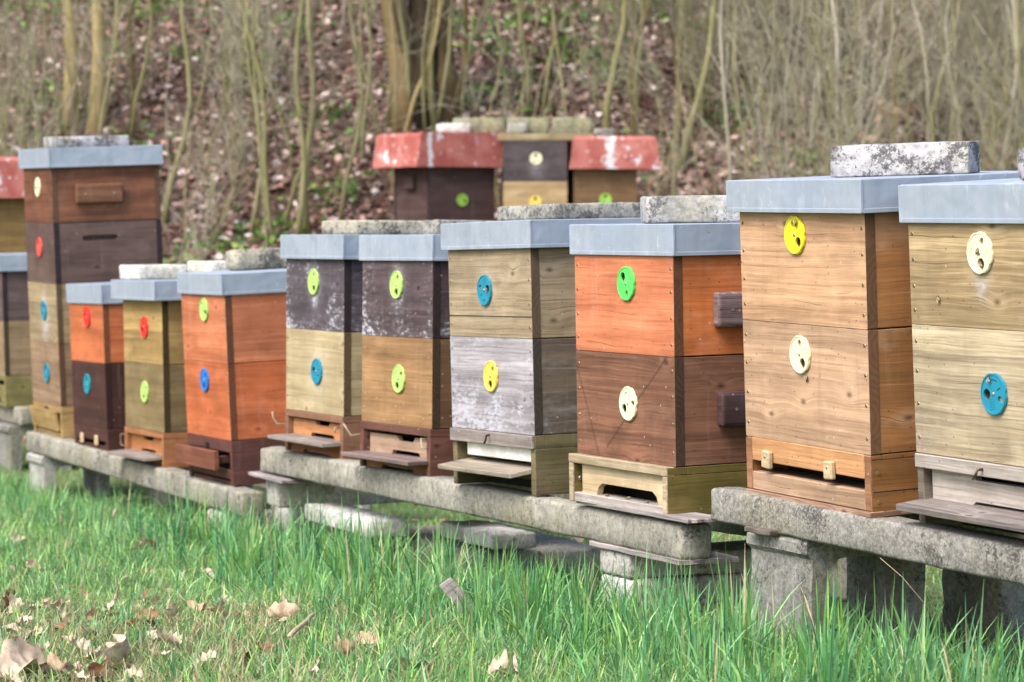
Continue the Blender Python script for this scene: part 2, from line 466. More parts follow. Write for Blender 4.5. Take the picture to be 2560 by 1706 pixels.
def rough_block(bm, x0, x1, y0, y1, z0, z1, bev=0.012, amp=0.004, res=0.03, M=None, seed=0.0, fq=14.0):
    """A worn concrete block: rounded arrises, subdivided and pitted with noise."""
    b2 = bmesh.new()
    box(b2, x0, x1, y0, y1, z0, z1, bev, seg=2)
    for _ in range(5):
        es = [e for e in b2.edges if e.calc_length() > res * 1.6]
        if not es or len(b2.verts) > 6000:
            break
        bmesh.ops.subdivide_edges(b2, edges=es, cuts=1, use_grid_fill=True)
    bmesh.ops.triangulate(b2, faces=[f for f in b2.faces if len(f.verts) > 4])
    b2.normal_update()
    offs = []
    for v in b2.verts:
        p = v.co * fq + Vector((seed, seed * 1.3, seed * 0.7))
        d = mnoise.noise(p) * amp + mnoise.noise(p * 3.1) * amp * 0.5
        ex = min(v.co.x - x0, x1 - v.co.x); ey = min(v.co.y - y0, y1 - v.co.y); ez = min(v.co.z - z0, z1 - v.co.z)
        near = sorted((ex, ey, ez))[1]
        if near < 0.03:
            d -= max(0.0, mnoise.noise(p * 1.7 + Vector((9, 9, 9)))) * amp * 3.0 * (1 - near / 0.03)
        offs.append(d)
    for v, d in zip(b2.verts, offs):
        v.co += v.normal * d
    tm = bpy.data.meshes.new('t')
    if M is not None:
        b2.transform(M)
    b2.to_mesh(tm); b2.free()
    bm.from_mesh(tm)
    bpy.data.meshes.remove(tm)

def mesh_np(name, V, F, col=None, mat=None, parent=None, smooth=False):
    me = bpy.data.meshes.new(name)
    V = np.asarray(V, dtype=np.float32); F = np.asarray(F, dtype=np.int32)
    k = F.shape[1]
    me.vertices.add(len(V)); me.vertices.foreach_set('co', V.ravel())
    me.loops.add(F.size); me.loops.foreach_set('vertex_index', F.ravel())
    me.polygons.add(len(F))
    me.polygons.foreach_set('loop_start', np.arange(len(F), dtype=np.int32) * k)
    if smooth:
        me.polygons.foreach_set('use_smooth', np.ones(len(F), dtype=bool))
    me.update(calc_edges=True)
    if col is not None:
        at_ = me.color_attributes.new('tint', 'FLOAT_COLOR', 'POINT')
        c4 = np.ones((len(V), 4), dtype=np.float32); c4[:, :3] = col
        at_.data.foreach_set('color', c4.ravel())
    if mat:
        me.materials.append(mat)
    return link(name, me, parent)

def at(px, py, Y):
    """World point seen at photo pixel (px, py) at distance Y."""
    d = RCAM.transposed() @ Vector(((px - 1280) / FPX, 1.0, -(py - 853) / FPX))
    p = d * (Y / d.y)
    return Vector((p.x, p.y, p.z + CAMZ))

# ------------------------------------------------------------------ ground
_gy = [0, 5.0, 6.0, 9.0, 12.0, 14.5, 16.5, 18.0, 19.2, 20.5, 24.0, 30.0, 36.0, 60.0]
_gz = [-0.01, -0.01, -0.03, -0.125, -0.24, -0.21, 0.0, 0.27, 0.66, 1.33, 3.25, 6.5, 9.4, 18.0]
def gz(x, y):
    z = np.interp(y, _gy, _gz)
    k = np.clip((y - 14) / 6, 0, 1)
    return z + k * (0.10 * np.sin(x * 0.9 + y * 0.4) + 0.06 * np.sin(x * 2.3 - y * 1.1)) + 0.012 * np.sin(x * 3.1 + 1) * np.sin(y * 2.7)

def hit(px, py, y0=13.0):
    Y = y0
    while Y < 40:
        p = at(px, py, Y)
        if p.z <= gz(p.x, p.y):
            return Vector((p.x, p.y, float(gz(p.x, p.y))))
        Y += 0.05
    return at(px, py, 24)

def ground():
    xs = np.concatenate([np.linspace(-60, -9, 18)[:-1], np.linspace(-9, 9, 121), np.linspace(9, 60, 18)[1:]])
    ys = np.concatenate([np.linspace(-40, 3, 16)[:-1], np.linspace(3, 30, 190), np.linspace(30, 75, 22)[1:]])
    X, Y = np.meshgrid(xs, ys)
    Z = gz(X, np.maximum(Y, 0))
    rng = np.random.default_rng(3)
    Z = Z + rng.normal(0, 0.006, Z.shape) * (np.abs(X) < 9) * np.clip((Y - 12) / 5 + 0.2, 0.2, 2.5)
    n, m = X.shape
    V = np.stack([X, Y, Z], -1).reshape(-1, 3)
    i = np.arange(n * m).reshape(n, m)
    F = np.stack([i[:-1, :-1], i[:-1, 1:], i[1:, 1:], i[1:, :-1]], -1).reshape(-1, 4)
    g = G('soil', 0.95, 0.05)
    x, y, z = g.sep(g.obj())
    P = g.obj()
    n1 = g.noise(P, 3, 5, 0.6); n2 = g.noise(P, 28, 5, 0.7)
    lawn = g.mix(g.step(n2, 0.3, 0.7), (0.06, 0.10, 0.03), (0.20, 0.22, 0.10))
    lit = g.mix(g.step(n2, 0.35, 0.68), (0.045, 0.029, 0.024), (0.17, 0.105, 0.085))
    lit = g.mix(g.math('MULTIPLY', g.step(n1, 0.5, 0.7), 0.35), lit, (0.07, 0.075, 0.03))
    hillm = g.step(g.math('ADD', y, g.math('MULTIPLY', n1, 2.0)), 15.0, 17.5)
    g.bump(n2, 0.8, 0.03)
    o = mesh_np('ground', V, F, None, g.col(g.mix(hillm, lawn, lit)), smooth=True)
    o['kind'] = 'structure'
    return o
ground()

# ------------------------------------------------------------------ materials
LID = lid_metal()
RED = red_roof()
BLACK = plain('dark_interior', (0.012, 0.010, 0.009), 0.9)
STEEL = plain('screw_steel', (0.42, 0.40, 0.36), 0.35, 0.8)
BRASS = plain('yellow_zinc_screw', (0.33, 0.25, 0.13), 0.4, 0.6)
MESHM = plain('wire_mesh', (0.10, 0.075, 0.055), 0.5, 0.4)
PLAST = {k: plain('plastic_' + k, c, 0.45, 0, 0.05, 0.5) for k, c in {
    'cream': (0.72, 0.70, 0.47), 'red': (0.66, 0.035, 0.025), 'blue': (0.014, 0.22, 0.335), 'teal': (0.01, 0.25, 0.33),
    'lime': (0.40, 0.60, 0.17), 'royal_blue': (0.015, 0.16, 0.52), 'yellow': (0.74, 0.56, 0.10), 'lemon': (0.72, 0.66, 0.03),
    'green': (0.10, 0.62, 0.12), 'pale_red': (0.66, 0.09, 0.07), 'leaf': (0.30, 0.55, 0.08)}.items()}
FL = (0.58, 0.57, 0.63)
C_OR1, C_OR2 = (0.50, 0.155, 0.065), (0.36, 0.095, 0.034)
C_BR1, C_BR2 = (0.19, 0.085, 0.048), (0.085, 0.037, 0.022)
C_TN1, C_TN2 = (0.50, 0.27, 0.135), (0.34, 0.165, 0.075)
C_OL1, C_OL2 = (0.37, 0.26, 0.115), (0.235, 0.155, 0.065)
C_PU1, C_PU2 = (0.085, 0.062, 0.072), (0.042, 0.030, 0.034)

# ------------------------------------------------------------------ beehive builder
D = 0.47
def local(W):
    return -W / 2, W / 2, -D / 2, D / 2

def disc(parent, cx, cz, yf, col, ang, bore=True):
    """Round plastic entrance disc: scalloped rim, flight hole, oval hole, slot and sieve, screw in the middle."""
    bm = bmesh.new()
    R = 0.0415
    out = []
    for i in range(64):
        a = 2 * math.pi * i / 64
        k = (i % 8)
        r = R - (0.0022 if k in (0,) else 0.0012 if k in (1, 7) else 0.0)
        out.append((cx + r * math.cos(a + ang), cz + r * math.sin(a + ang)))
    def pol(r, a):
        return cx + r * math.cos(a + ang), cz + r * math.sin(a + ang)
    holes = [circ(*pol(0.021, 0), 0.0112, 18)]
    holes.append(circ(*pol(0.024, math.radians(150)), 0.0068, 12, 0, 1.25, ang + 2.4))
    holes.append(slot(*pol(0.027, math.radians(-105)), 0.014, 0.0014, ang - math.radians(15)))
    holes.append(slot(*pol(0.021, math.radians(205)), 0.012, 0.0011, ang + math.radians(205)))
    mx, mz = pol(0.0215, math.radians(75))
    for i in range(4):
        for j in range(5):
            a, b = (i - 1.5) * 0.0047, (j - 2) * 0.0047
            holes.append(circ(mx + a * math.cos(ang) - b * math.sin(ang), mz + a * math.sin(ang) + b * math.cos(ang), 0.0014, 6))
    plate(bm, out, holes, yf - 0.0055, yf - 0.0012)
    plate(bm, circ(cx, cz, 0.0398, 40), [circ(cx, cz, 0.0378, 40)], yf - 0.0069, yf - 0.0054)
    o = finish(bm, 'entrance_disc', PLAST[col], parent, label=col.replace('_', ' ') + ' plastic entrance disc')
    bm = bmesh.new()
    bmesh.ops.create_uvsphere(bm, u_segments=10, v_segments=6, radius=0.0042, matrix=Matrix.Translation((cx, yf - 0.0058, cz)) @ Matrix.Diagonal((1, 0.45, 1, 1)))
    finish(bm, 'screw', STEEL, o, True)
    return pol(0.021, 0)

def hive_box(hive, W, z0, z1, mat, emat, discspec, label, screws=0, side_slot=False, top=False):
    x0, x1, y0, y1 = local(W)
    t = 0.024
    zt = z1 + (0.02 if top else -0.0012)
    bm = bmesh.new()
    holes = []
    if discspec:
        dx, dz, col, ang = discspec
        cz = z1 - dz
        holes.append(circ(dx + 0.021 * math.cos(ang), cz + 0.021 * math.sin(ang), 0.0118, 18))
    c = 0.0016
    outl = [(x0 + c, z0), (x1 - c, z0), (x1, z0 + c), (x1, zt - c), (x1 - c, zt), (x0 + c, zt), (x0, zt - c), (x0, z0 + c)]
    plate(bm, outl, holes, y0, y0 + t, 0, 1)
    box(bm, x0 + t, x1 - t, y0 + t, y0 + t + 0.004, z0 + 0.01, zt - 0.03, 0, 2) if False else None
    if side_slot:
        so_ = [(y0 + t, z0 + 0.001), (y1 - t, z0 + 0.001), (y1 - t, zt - 0.001), (y0 + t, zt - 0.001)]
        hs = [slot((y0 + y1) / 2 - 0.036, (z0 + z1) / 2 + 0.06, 0.13, 0.011, 0)]
        b2 = bmesh.new()
        plate(b2, so_, hs, 0, t)
        M = Matrix(((0, -1, 0, x1 - 0.0012), (1, 0, 0, 0), (0, 0, 1, 0), (0, 0, 0, 1)))
        b2.transform(M)
        tm = bpy.data.meshes.new('t'); b2.to_mesh(tm); b2.free(); bm.from_mesh(tm); bpy.data.meshes.remove(tm)
        box(bm, x1 - t - 0.004, x1 - t - 0.001, -0.1, 0.12, z0 + 0.12, zt - 0.03, 0, 0)
    else:
        box(bm, x1 - t, x1 - 0.0012, y0 + t, y1 - t, z0 + 0.001, zt - 0.001, 0.0012)
    box(bm, x0 + 0.0012, x0 + t, y0 + t, y1 - t, z0 + 0.001, zt - 0.001, 0.0012)
    box(bm, x0, x1, y1 - t, y1, z0, zt, 0.0016, 1)
    # black block stands for the dark inside and closes the view through the shell
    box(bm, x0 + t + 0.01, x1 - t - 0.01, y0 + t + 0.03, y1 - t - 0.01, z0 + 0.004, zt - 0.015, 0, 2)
    o = finish(bm, 'hive_box', [mat, emat, BLACK], hive, label=label)
    if discspec:
        disc(o, dx, cz, y0, col, ang)
    for k in range(screws):
        for sx in (-1, 1):
            zz = z0 + (k + 0.5 + 0.12 * mnoise.noise(Vector((k * 3.3, z0 * 9, sx)))) * (z1 - z0) / screws
            bm = bmesh.new()
            bmesh.ops.create_cone(bm, cap_ends=True, segments=10, radius1=0.0042, radius2=0.0034, depth=0.0012,
                                  matrix=Matrix.Translation((sx * (W / 2 - 0.013), y0 - 0.0004, zz)) @ Matrix.Rotation(math.pi / 2, 4, 'X'))
            bmesh.ops.create_cone(bm, cap_ends=True, segments=6, radius1=0.0016, radius2=0.0016, depth=0.001,
                                  matrix=Matrix.Translation((sx * (W / 2 - 0.013), y0 - 0.0009, zz)) @ Matrix.Rotation(math.pi / 2, 4, 'X'))
            for f in list(bm.faces)[-8:]:
                f.material_index = 1
            finish(bm, 'screw', [BRASS, BLACK], o)
    return o

def handle(boxo, W, yc, zc, L, h, mat, p=0.03, nail=True):
    bm = bmesh.new()
    x = W / 2 - 0.0012
    box(bm, x, x + p, yc - L / 2, yc + L / 2, zc - h / 2, zc + h / 2, 0.009, seg=3)
    o = finish(bm, 'handle', mat, boxo)
    if nail:
        for s in (-1, 1):
            bm = bmesh.new()
            bmesh.ops.create_cone(bm, cap_ends=True, segments=10, radius1=0.004, radius2=0.004, depth=0.002,
                                  matrix=Matrix.Translation((x + p, yc + s * L * 0.3, zc)) @ Matrix.Rotation(math.pi / 2, 4, 'Y'))
            finish(bm, 'screw', STEEL, o)
    return o

def lid(hive, W, z, of, os_, zt):
    """Folded sheet-metal cover with a down-turned rim and seamed corners."""
    x0, x1, y0, y1 = local(W)
    x0 -= os_; x1 += os_; y0 -= of; y1 += of
    bm = bmesh.new()
    zb, ztop, th, cr = z - 0.001, z + zt, 0.0018, 0.0035
    box(bm, x0, x1, y0, y1, ztop - 0.004, ztop, 0.0018)
    for a in ((x0, x1, y0, y0 + th), (x0, x1, y1 - th, y1), (x0, x0 + th, y0 + th, y1 - th), (x1 - th, x1, y0 + th, y1 - th)):
        box(bm, *a, zb, ztop - 0.002, 0.0006)
    # hem along the lower edge, a small fold
    box(bm, x0 - 0.0012, x1 + 0.0012, y0 - 0.0012, y0 + 0.0016, zb - 0.0006, zb + 0.009, 0.0008)
    box(bm, x1 - 0.0014, x1 + 0.0013, y0 + 0.002, y1 + 0.001, zb - 0.0006, zb + 0.009, 0.0008)
    # corner seams
    for sx in (x0, x1):
        box(bm, sx - cr / 2, sx + cr / 2, y0 - 0.0016, y0 + 0.005, zb + 0.001, ztop - 0.001, 0.0008)
    # slight dents in the sheet
    for v in bm.verts:
        v.co.z += 0.0016 * mnoise.noise(Vector((v.co.x * 3 + z * 7, v.co.y * 3, W * 50)))
    return finish(bm, 'lid', LID, hive)

def cut_board(bm, xa, xb, za, zb, y0, t, nw, nh, off=0.0, top=None):
    """Board with a low arched notch in its lower edge (and a shallow one on top)."""
    c = (xa + xb) / 2 + off
    pts = [(xa, za)]
    if nw:
        pts += [(c - nw / 2, za), (c - nw / 2 + nh * 0.25, za + nh * 0.62), (c - nw / 2 + nh * 0.9, za + nh), (c + nw / 2 - nh * 0.9, za + nh), (c + nw / 2 - nh * 0.25, za + nh * 0.62), (c + nw / 2, za)]
    pts += [(xb, za), (xb, zb)]
    if top:
        tw, td = top
        pts += [(c + tw / 2, zb), (c + tw / 2 - td, zb - td), (c - tw / 2 + td, zb - td), (c - tw / 2, zb)]
    pts += [(xa, zb)]
    plate(bm, pts, [], y0, y0 + t)

def shell(hive, W, hb, mat, fo=0.0, rail=0.022, post=0.022, floor=None, floor2=None, lip=0.0, label=None):
    """Hollow bottom board: side and back boards, top rail and floor, open at the front."""
    x0, x1, y0, y1 = local(W)
    bm = bmesh.new()
    yf = y0 - fo
    zt = hb - 0.0012
    box(bm, x1 - post, x1, yf, y1, 0, zt - rail - 0.0006, 0.0015)
    box(bm, x0, x0 + post, yf, y1, 0, zt - rail - 0.0006, 0.0015)
    box(bm, x0 + post, x1 - post, y1 - 0.024, y1, 0, zt - rail, 0.0015)
    box(bm, x0, x1, yf - lip, y0 + 0.03, zt - rail, zt, 0.0015)
    box(bm, x1 - 0.03, x1, y0 + 0.03, y1, zt - rail, zt, 0.001)
    box(bm, x0, x0 + 0.03, y0 + 0.03, y1, zt - rail, zt, 0.001)
    for f in (floor, floor2):
        if f is not None:
            box(bm, x0 + post, x1 - post, yf + 0.012, y1 - 0.024, f, f + 0.012, 0.001)
    o = finish(bm, 'bottom_board', mat, hive, label=label)
    bm = bmesh.new()
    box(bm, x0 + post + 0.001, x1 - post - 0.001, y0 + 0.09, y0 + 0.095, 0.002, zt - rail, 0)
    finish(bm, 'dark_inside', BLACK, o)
    return o, yf

def board(parent, name, mat, *b, bev=0.0015, M=None, label=None):
    bm = bmesh.new()
    box(bm, *b, bev, M=M)
    return finish(bm, name, mat, parent, label=label)

def landing(parent, W, yf, z, p, mat, post=0.022, tilt=0.0, t=0.012, over=0.0):
    bm = bmesh.new()
    x0, x1 = -W / 2 + post - over, W / 2 - post + over
    box(bm, x0, x1, -p, 0.05, -t, 0, 0.0015)
    bm.transform(Matrix.Translation((0, yf, z)) @ Matrix.Rotation(tilt, 4, 'X'))
    return finish(bm, 'landing_board', mat, parent)

def wire_hook(parent, pts, mat, r=0.0022):
    bm = bmesh.new()
    tube_bm(bm, [Vector(p) for p in pts], [r] * len(pts), 6)
    return finish(bm, 'hook', mat, parent, True)

def tube_bm(bm, pts, rad, sides=6):
    rings = []
    for i, p in enumerate(pts):
        d = (pts[min(i + 1, len(pts) - 1)] - pts[max(i - 1, 0)]).normalized()
        a = d.orthogonal().normalized() if i == 0 else (pa - d * pa.dot(d)).normalized()
        pa = a
        b = d.cross(a)
        rings.append([bm.verts.new(p + (a * math.cos(2 * math.pi * k / sides) + b * math.sin(2 * math.pi * k / sides)) * rad[i]) for k in range(sides)])
    for r0, r1 in zip(rings, rings[1:]):
        for k in range(sides):
            bm.faces.new((r0[k], r0[(k + 1) % sides], r1[(k + 1) % sides], r1[k]))
    bm.faces.new(rings[0][::-1]); bm.faces.new(rings[-1])

H = {
'h1': dict(loc=(-1.7714,12.0261,0.0303),rot=(0.0360,0.0142,-1.1447),W=0.458,h=[0.233,0.255,0.255,0.26],hb=0.149,lid=(0.012,0.019,0.0808)),
'h2': dict(loc=(-1.4951,11.4053,0.0207),rot=(0.0269,-0.0104,-1.1281),W=0.463,h=[0.237,0.264],hb=0.097,lid=(0.006,0.011,0.0775)),
'h3': dict(loc=(-1.1849,10.7121,0.0163),rot=(0.0115,-0.0051,-1.1178),W=0.460,h=[0.241,0.254],hb=0.135,lid=(0.037,0.028,0.0732)),
'h4': dict(loc=(-0.8574,9.9833,0.0239),rot=(0.0386,-0.0021,-1.1250),W=0.463,h=[0.239,0.267],hb=0.159,lid=(0.010,0.004,0.0732)),
'h5': dict(loc=(-0.4225,8.9907,0.1842),rot=(-0.0102,0.0,-1.0978),W=0.466,h=[0.227,0.262],hb=0.137,lid=(0.012,0.0195,0.0759)),
'h6': dict(loc=(-0.1349,8.2728,0.1927),rot=(-0.0170,-0.0064,-1.0810),W=0.473,h=[0.223,0.258],hb=0.136,lid=(0.007,0.009,0.0737)),
'h7': dict(loc=(0.1601,7.5339,0.2130),rot=(0.0136,-0.0160,-1.1095),W=0.499,h=[0.236,0.25],hb=0.156,lid=(0.0105,0.020,0.0711)),
'h8': dict(loc=(0.4825,6.8213,0.2317),rot=(0.0136,0.0002,-1.0996),W=0.482,h=[0.237,0.257],hb=0.118,lid=(0.006,0.0115,0.0726)),
'h9': dict(loc=(0.8456,6.0683,0.3193),rot=(0.0412,0.0143,-1.1377),W=0.517,h=[0.24,0.259],hb=0.129,lid=(0.0197,0.019,0.0685)),
'h10': dict(loc=(1.1402,5.5537,0.3003),rot=(0.0512,0.0093,-1.1177),W=0.470,h=[0.206,0.261],hb=0.157,lid=(0.009,0.015,0.075)),
'h0': dict(loc=(-2.2780,13.5110,0.077),rot=(0.02,0.0,-1.1400),W=0.46,h=[0.235,0.262],hb=0.147,lid=(0.012,0.012,0.078)),
}
GRP = 'wooden beehives standing in the row on concrete beams'
rd = math.radians
E_DK = endgrain('end_grain_dark', (0.101, 0.057, 0.035))
E_TN = endgrain('end_grain_tan', (0.155, 0.081, 0.041))
E_OL = endgrain('end_grain_olive', (0.101, 0.07, 0.038))
E_PU = endgrain('end_grain_purple', (0.030, 0.021, 0.022))
E_OR = endgrain('end_grain_orange', (0.149, 0.061, 0.03))

def make_hive(key, label, boxes, screws=0):
    s = H[key]
    t = thing('beehive', label, 'beehive', s['loc'], s['rot'], GRP)
    z = s['hb']
    n = len(s['h'])
    out = []
    for i in range(n - 1, -1, -1):
        mat, em, dsp, lb, kw = boxes[i]
        out.insert(0, hive_box(t, s['W'], z, z + s['h'][i], mat, em, dsp, lb, screws, top=(i == 0), **kw))
        z += s['h'][i]
    of, os_, zt = s['lid']
    lid(t, s['W'], z, of, os_, zt)
    return t, s, out, z

# ---- tall four-box hive at the left
t, s, bx, zt_ = make_hive('h1', 'tall brown four-box beehive with a grey metal lid, wooden handle on its side', [
    (wood('h1a', (0.20, 0.085, 0.047), (0.10, 0.036, 0.02), 0.9, dirt=0.5), E_DK, (0.015, 0.082, 'cream', rd(200)), 'reddish brown top box', {}),
    (wood('h1b', (0.115, 0.075, 0.066), (0.072, 0.044, 0.04), 0.7, dirt=0.4, knots=0.5), E_PU, (0.0, 0.104, 'pale_red', rd(120)), 'dark brown box with a hand groove in its side', dict(side_slot=True)),
    (wood('h1c', (0.33, 0.26, 0.16), (0.205, 0.15, 0.082), 1, flake=0.35, halo=[(0.03, 0.58, 0.045), (0.03, 0.48, 0.07)], dirt=0.3), E_OL, (0.029, 0.118, 'blue', rd(60)), 'weathered tan box', {}),
    (wood('h1d', (0.27, 0.185, 0.12), (0.18, 0.115, 0.07), 1, flake=0.1, dirt=0.3), E_DK, (0.033, 0.128, 'blue', rd(100)), 'plain brown lowest box', {})])
W = s['W']
handle(bx[0], W, -0.038, zt_ - 0.115, 0.205, 0.082, wood('h1h', (0.17, 0.08, 0.045), (0.10, 0.042, 0.025)))
MT = wood('h1base', (0.42, 0.285, 0.125), (0.28, 0.18, 0.07), 0.8, dirt=0.3, low=0.6)
b, yf = shell(t, W, s['hb'], MT, rail=0.03, floor=0.0)
board(b, 'entrance_flap', MT, -W / 2 + 0.02, W / 2 - 0.03, yf - 0.014, yf, 0.045, s['hb'] - 0.02, M=Matrix.Translation((0, yf, 0.09)) @ Matrix.Rotation(rd(10), 4, 'X') @ Matrix.Translation((0, -yf - 0.004, -0.09)))
board(b, 'latch_hole', BLACK, -0.015, 0.02, yf - 0.008, yf - 0.001, s['hb'] - 0.031, s['hb'] - 0.015)
board(b, 'sill', MT, -W / 2 + 0.022, W / 2 - 0.022, yf + 0.012, yf + 0.03, 0.0, 0.034)

# ---- short orange over dark brown
t, s, bx, z = make_hive('h2', 'low beehive with an orange box over a dark brown box, red disc above', [
    (wood('h2a', C_OR1, C_OR2, 0.7), E_OR, (0.024, 0.055, 'red', rd(170)), 'orange upper box', {}),
    (wood('h2b', (0.062, 0.024, 0.020), (0.034, 0.014, 0.012), 0.8, dirt=0.3, knots=0.3), endgrain('e2', (0.032, 0.016, 0.014)), (-0.01, 0.09, 'teal', rd(80)), 'dark brown lower box', {})])
W = s['W']; MB_ = wood('h2base', (0.085, 0.034, 0.026), (0.045, 0.019, 0.015), 0.8)
b, yf = shell(t, W, s['hb'], MB_, rail=0.05, post=0.03, floor=0.0)
board(b, 'lower_rail', MB_, -W / 2 + 0.03, W / 2 - 0.03, yf + 0.002, yf + 0.024, 0.001, 0.028)
TANL = wood('latch_wood', (0.58, 0.46, 0.30), (0.42, 0.31, 0.18), 0.6, cracks=0)
for dx in (-0.10, 0.10):
    board(b, 'latch', TANL, dx - 0.018, dx + 0.018, yf - 0.012, yf - 0.001, 0.026, 0.068, bev=0.005)

# ---- mustard over olive
t, s, bx, z = make_hive('h3', 'mustard over olive brown beehive with a red disc, narrow and low', [
    (wood('h3a', (0.37, 0.255, 0.105), (0.255, 0.16, 0.058), 0.8, dirt=0.35, flake=0.05), endgrain('e3', (0.05, 0.034, 0.014)), (0.03, 0.105, 'red', rd(210)), 'mustard yellow upper box', {}),
    (wood('h3b', (0.245, 0.185, 0.09), (0.16, 0.115, 0.055), 0.8, dirt=0.35, flake=0.12, planks=12), endgrain('e3b', (0.05, 0.034, 0.018)), (0.018, 0.11, 'lime', rd(250)), 'olive brown lower box', {})])
W = s['W']; MB_ = wood('h3base', (0.34, 0.155, 0.07), (0.21, 0.085, 0.036), 0.8, low=0.4)
GREY = wood('grey_landing', (0.27, 0.235, 0.215), (0.15, 0.125, 0.115), 1.2, flake=0.25, dirt=0.4)
b, yf = shell(t, W, s['hb'], MB_, fo=0.006, floor=0.034)
bm = bmesh.new(); cut_board(bm, -W / 2 + 0.024, W / 2 - 0.024, 0.047, s['hb'] - 0.03, yf + 0.02, 0.014, 0.17, 0.012, 0.0, (0.12, 0.012)); finish(bm, 'entrance_board', wood('h3ins', (0.46, 0.20, 0.075), (0.32, 0.12, 0.04), 0.7), b)
bm = bmesh.new(); cut_board(bm, -W / 2 + 0.024, W / 2 - 0.024, 0.0, 0.032, yf + 0.012, 0.014, 0.2, 0.012); finish(bm, 'entrance_board', wood('h3in2', (0.26, 0.105, 0.045), (0.16, 0.06, 0.026), 0.7), b)
landing(b, W, yf, 0.046, 0.07, GREY, over=0.008, tilt=rd(3))
HK = plain('pale_hook', (0.30, 0.23, 0.15), 0.5)
wire_hook(b, [(-W / 2 - 0.002, yf + 0.02, 0.055), (-W / 2 - 0.03, yf - 0.005, 0.06), (-W / 2 - 0.035, yf - 0.005, 0.10), (-W / 2 - 0.005, yf - 0.002, 0.105)], HK, 0.0028)

# ---- orange over orange
t, s, bx, z = make_hive('h4', 'all orange two-box beehive on a dark red base, grey lid with speckled stone', [
    (wood('h4a', (0.50, 0.19, 0.10), (0.38, 0.11, 0.045), 0.75, dirt=0.3, flake=0.06, flakecol=(0.55, 0.36, 0.25)), endgrain('e4', (0.10, 0.048, 0.028)), (0.019, 0.055, 'lime', rd(330)), 'orange upper box', {}),
    (wood('h4b', (0.52, 0.16, 0.07), (0.40, 0.10, 0.032), 0.75, dirt=0.25, flake=0.06, flakecol=(0.55, 0.32, 0.2)), endgrain('e4b', (0.12, 0.05, 0.028)), (-0.008, 0.066, 'royal_blue', rd(260)), 'orange lower box', {})], screws=4)
W = s['W']; MB_ = wood('h4base', (0.105, 0.042, 0.036), (0.062, 0.026, 0.022), 0.8, dirt=0.3)
b, yf = shell(t, W, s['hb'], MB_, rail=0.042, floor=0.0)
board(b, 'entrance_flap', wood('h4flap', (0.20, 0.072, 0.045), (0.12, 0.042, 0.028), 0.9, flake=0.05), -W / 2 - 0.002, W / 2 - 0.05, yf - 0.048, yf - 0.03, 0.055, 0.122)
for dx in (-0.15, 0.14):
    board(b, 'flap_bracket', MB_, dx - 0.01, dx + 0.01, yf - 0.031, yf + 0.02, 0.075, 0.1)
board(b, 'latch_hole', BLACK, -0.03, 0.0, yf - 0.006, yf - 0.001, s['hb'] - 0.04, s['hb'] - 0.02)
board(b, 'lower_rail', MB_, -W / 2 + 0.022, W / 2 - 0.022, yf + 0.004, yf + 0.02, 0.022, 0.052)

# ---- dark purple over tan
t, s, bx, z = make_hive('h5', 'beehive with a white-flaked dark purple box over a pale tan box with a blue disc', [
    (wood('h5a', (0.095, 0.078, 0.095), (0.052, 0.042, 0.052), 0.8, flake=0.42, flakecol=FL, halo=[(0.0, 0.545, 0.05), (0.0, 0.50, 0.03)], fscale=0.9, edge=(0.40, -0.233)), E_PU, (-0.001, 0.074, 'lime', rd(285)), 'dark purple upper box with flaking white paint', {}),
    (wood('h5b', (0.44, 0.365, 0.225), (0.315, 0.25, 0.14), 0.9, flake=0.22, flakecol=(0.62, 0.60, 0.55), halo=[(0.026, 0.27, 0.07)], planks=16, dirt=0.2), E_OL, (0.026, 0.131, 'blue', rd(170)), 'pale tan lower box', {})], screws=3)
W = s['W']; MB_ = wood('h5base', (0.25, 0.135, 0.085), (0.16, 0.08, 0.05), 0.8, dirt=0.3)
b, yf = shell(t, W, s['hb'], MB_, fo=0.004, floor=0.043)
bm = bmesh.new(); cut_board(bm, -W / 2 + 0.024, W / 2 - 0.024, 0.056, s['hb'] - 0.03, yf + 0.02, 0.014, 0.19, 0.013, 0.03, (0.12, 0.012)); finish(bm, 'entrance_board', wood('h5ins', (0.48, 0.24, 0.11), (0.36, 0.15, 0.06), 0.8), b)
bm = bmesh.new(); cut_board(bm, -W / 2 + 0.024, W / 2 - 0.024, 0.0, 0.04, yf + 0.012, 0.014, 0.22, 0.013); finish(bm, 'entrance_board', wood('h5in2', (0.28, 0.115, 0.045), (0.18, 0.065, 0.026), 0.8), b)
landing(b, W, yf, 0.055, 0.066, GREY, tilt=rd(2), over=0.012)
WHK = plain('wire_hook', (0.35, 0.30, 0.22), 0.4, 0.5)
wire_hook(b, [(-W / 2 - 0.001, yf + 0.01, 0.085), (-W / 2 - 0.02, yf - 0.02, 0.085), (-W / 2 - 0.03, yf - 0.03, 0.105), (-W / 2 - 0.035, yf - 0.03, 0.125)], HK, 0.0028)
wire_hook(b, [(W / 2 - 0.03, yf + 0.01, 0.10), (W / 2 - 0.035, yf - 0.012, 0.10), (W / 2 - 0.03, yf - 0.012, 0.085)], WHK)

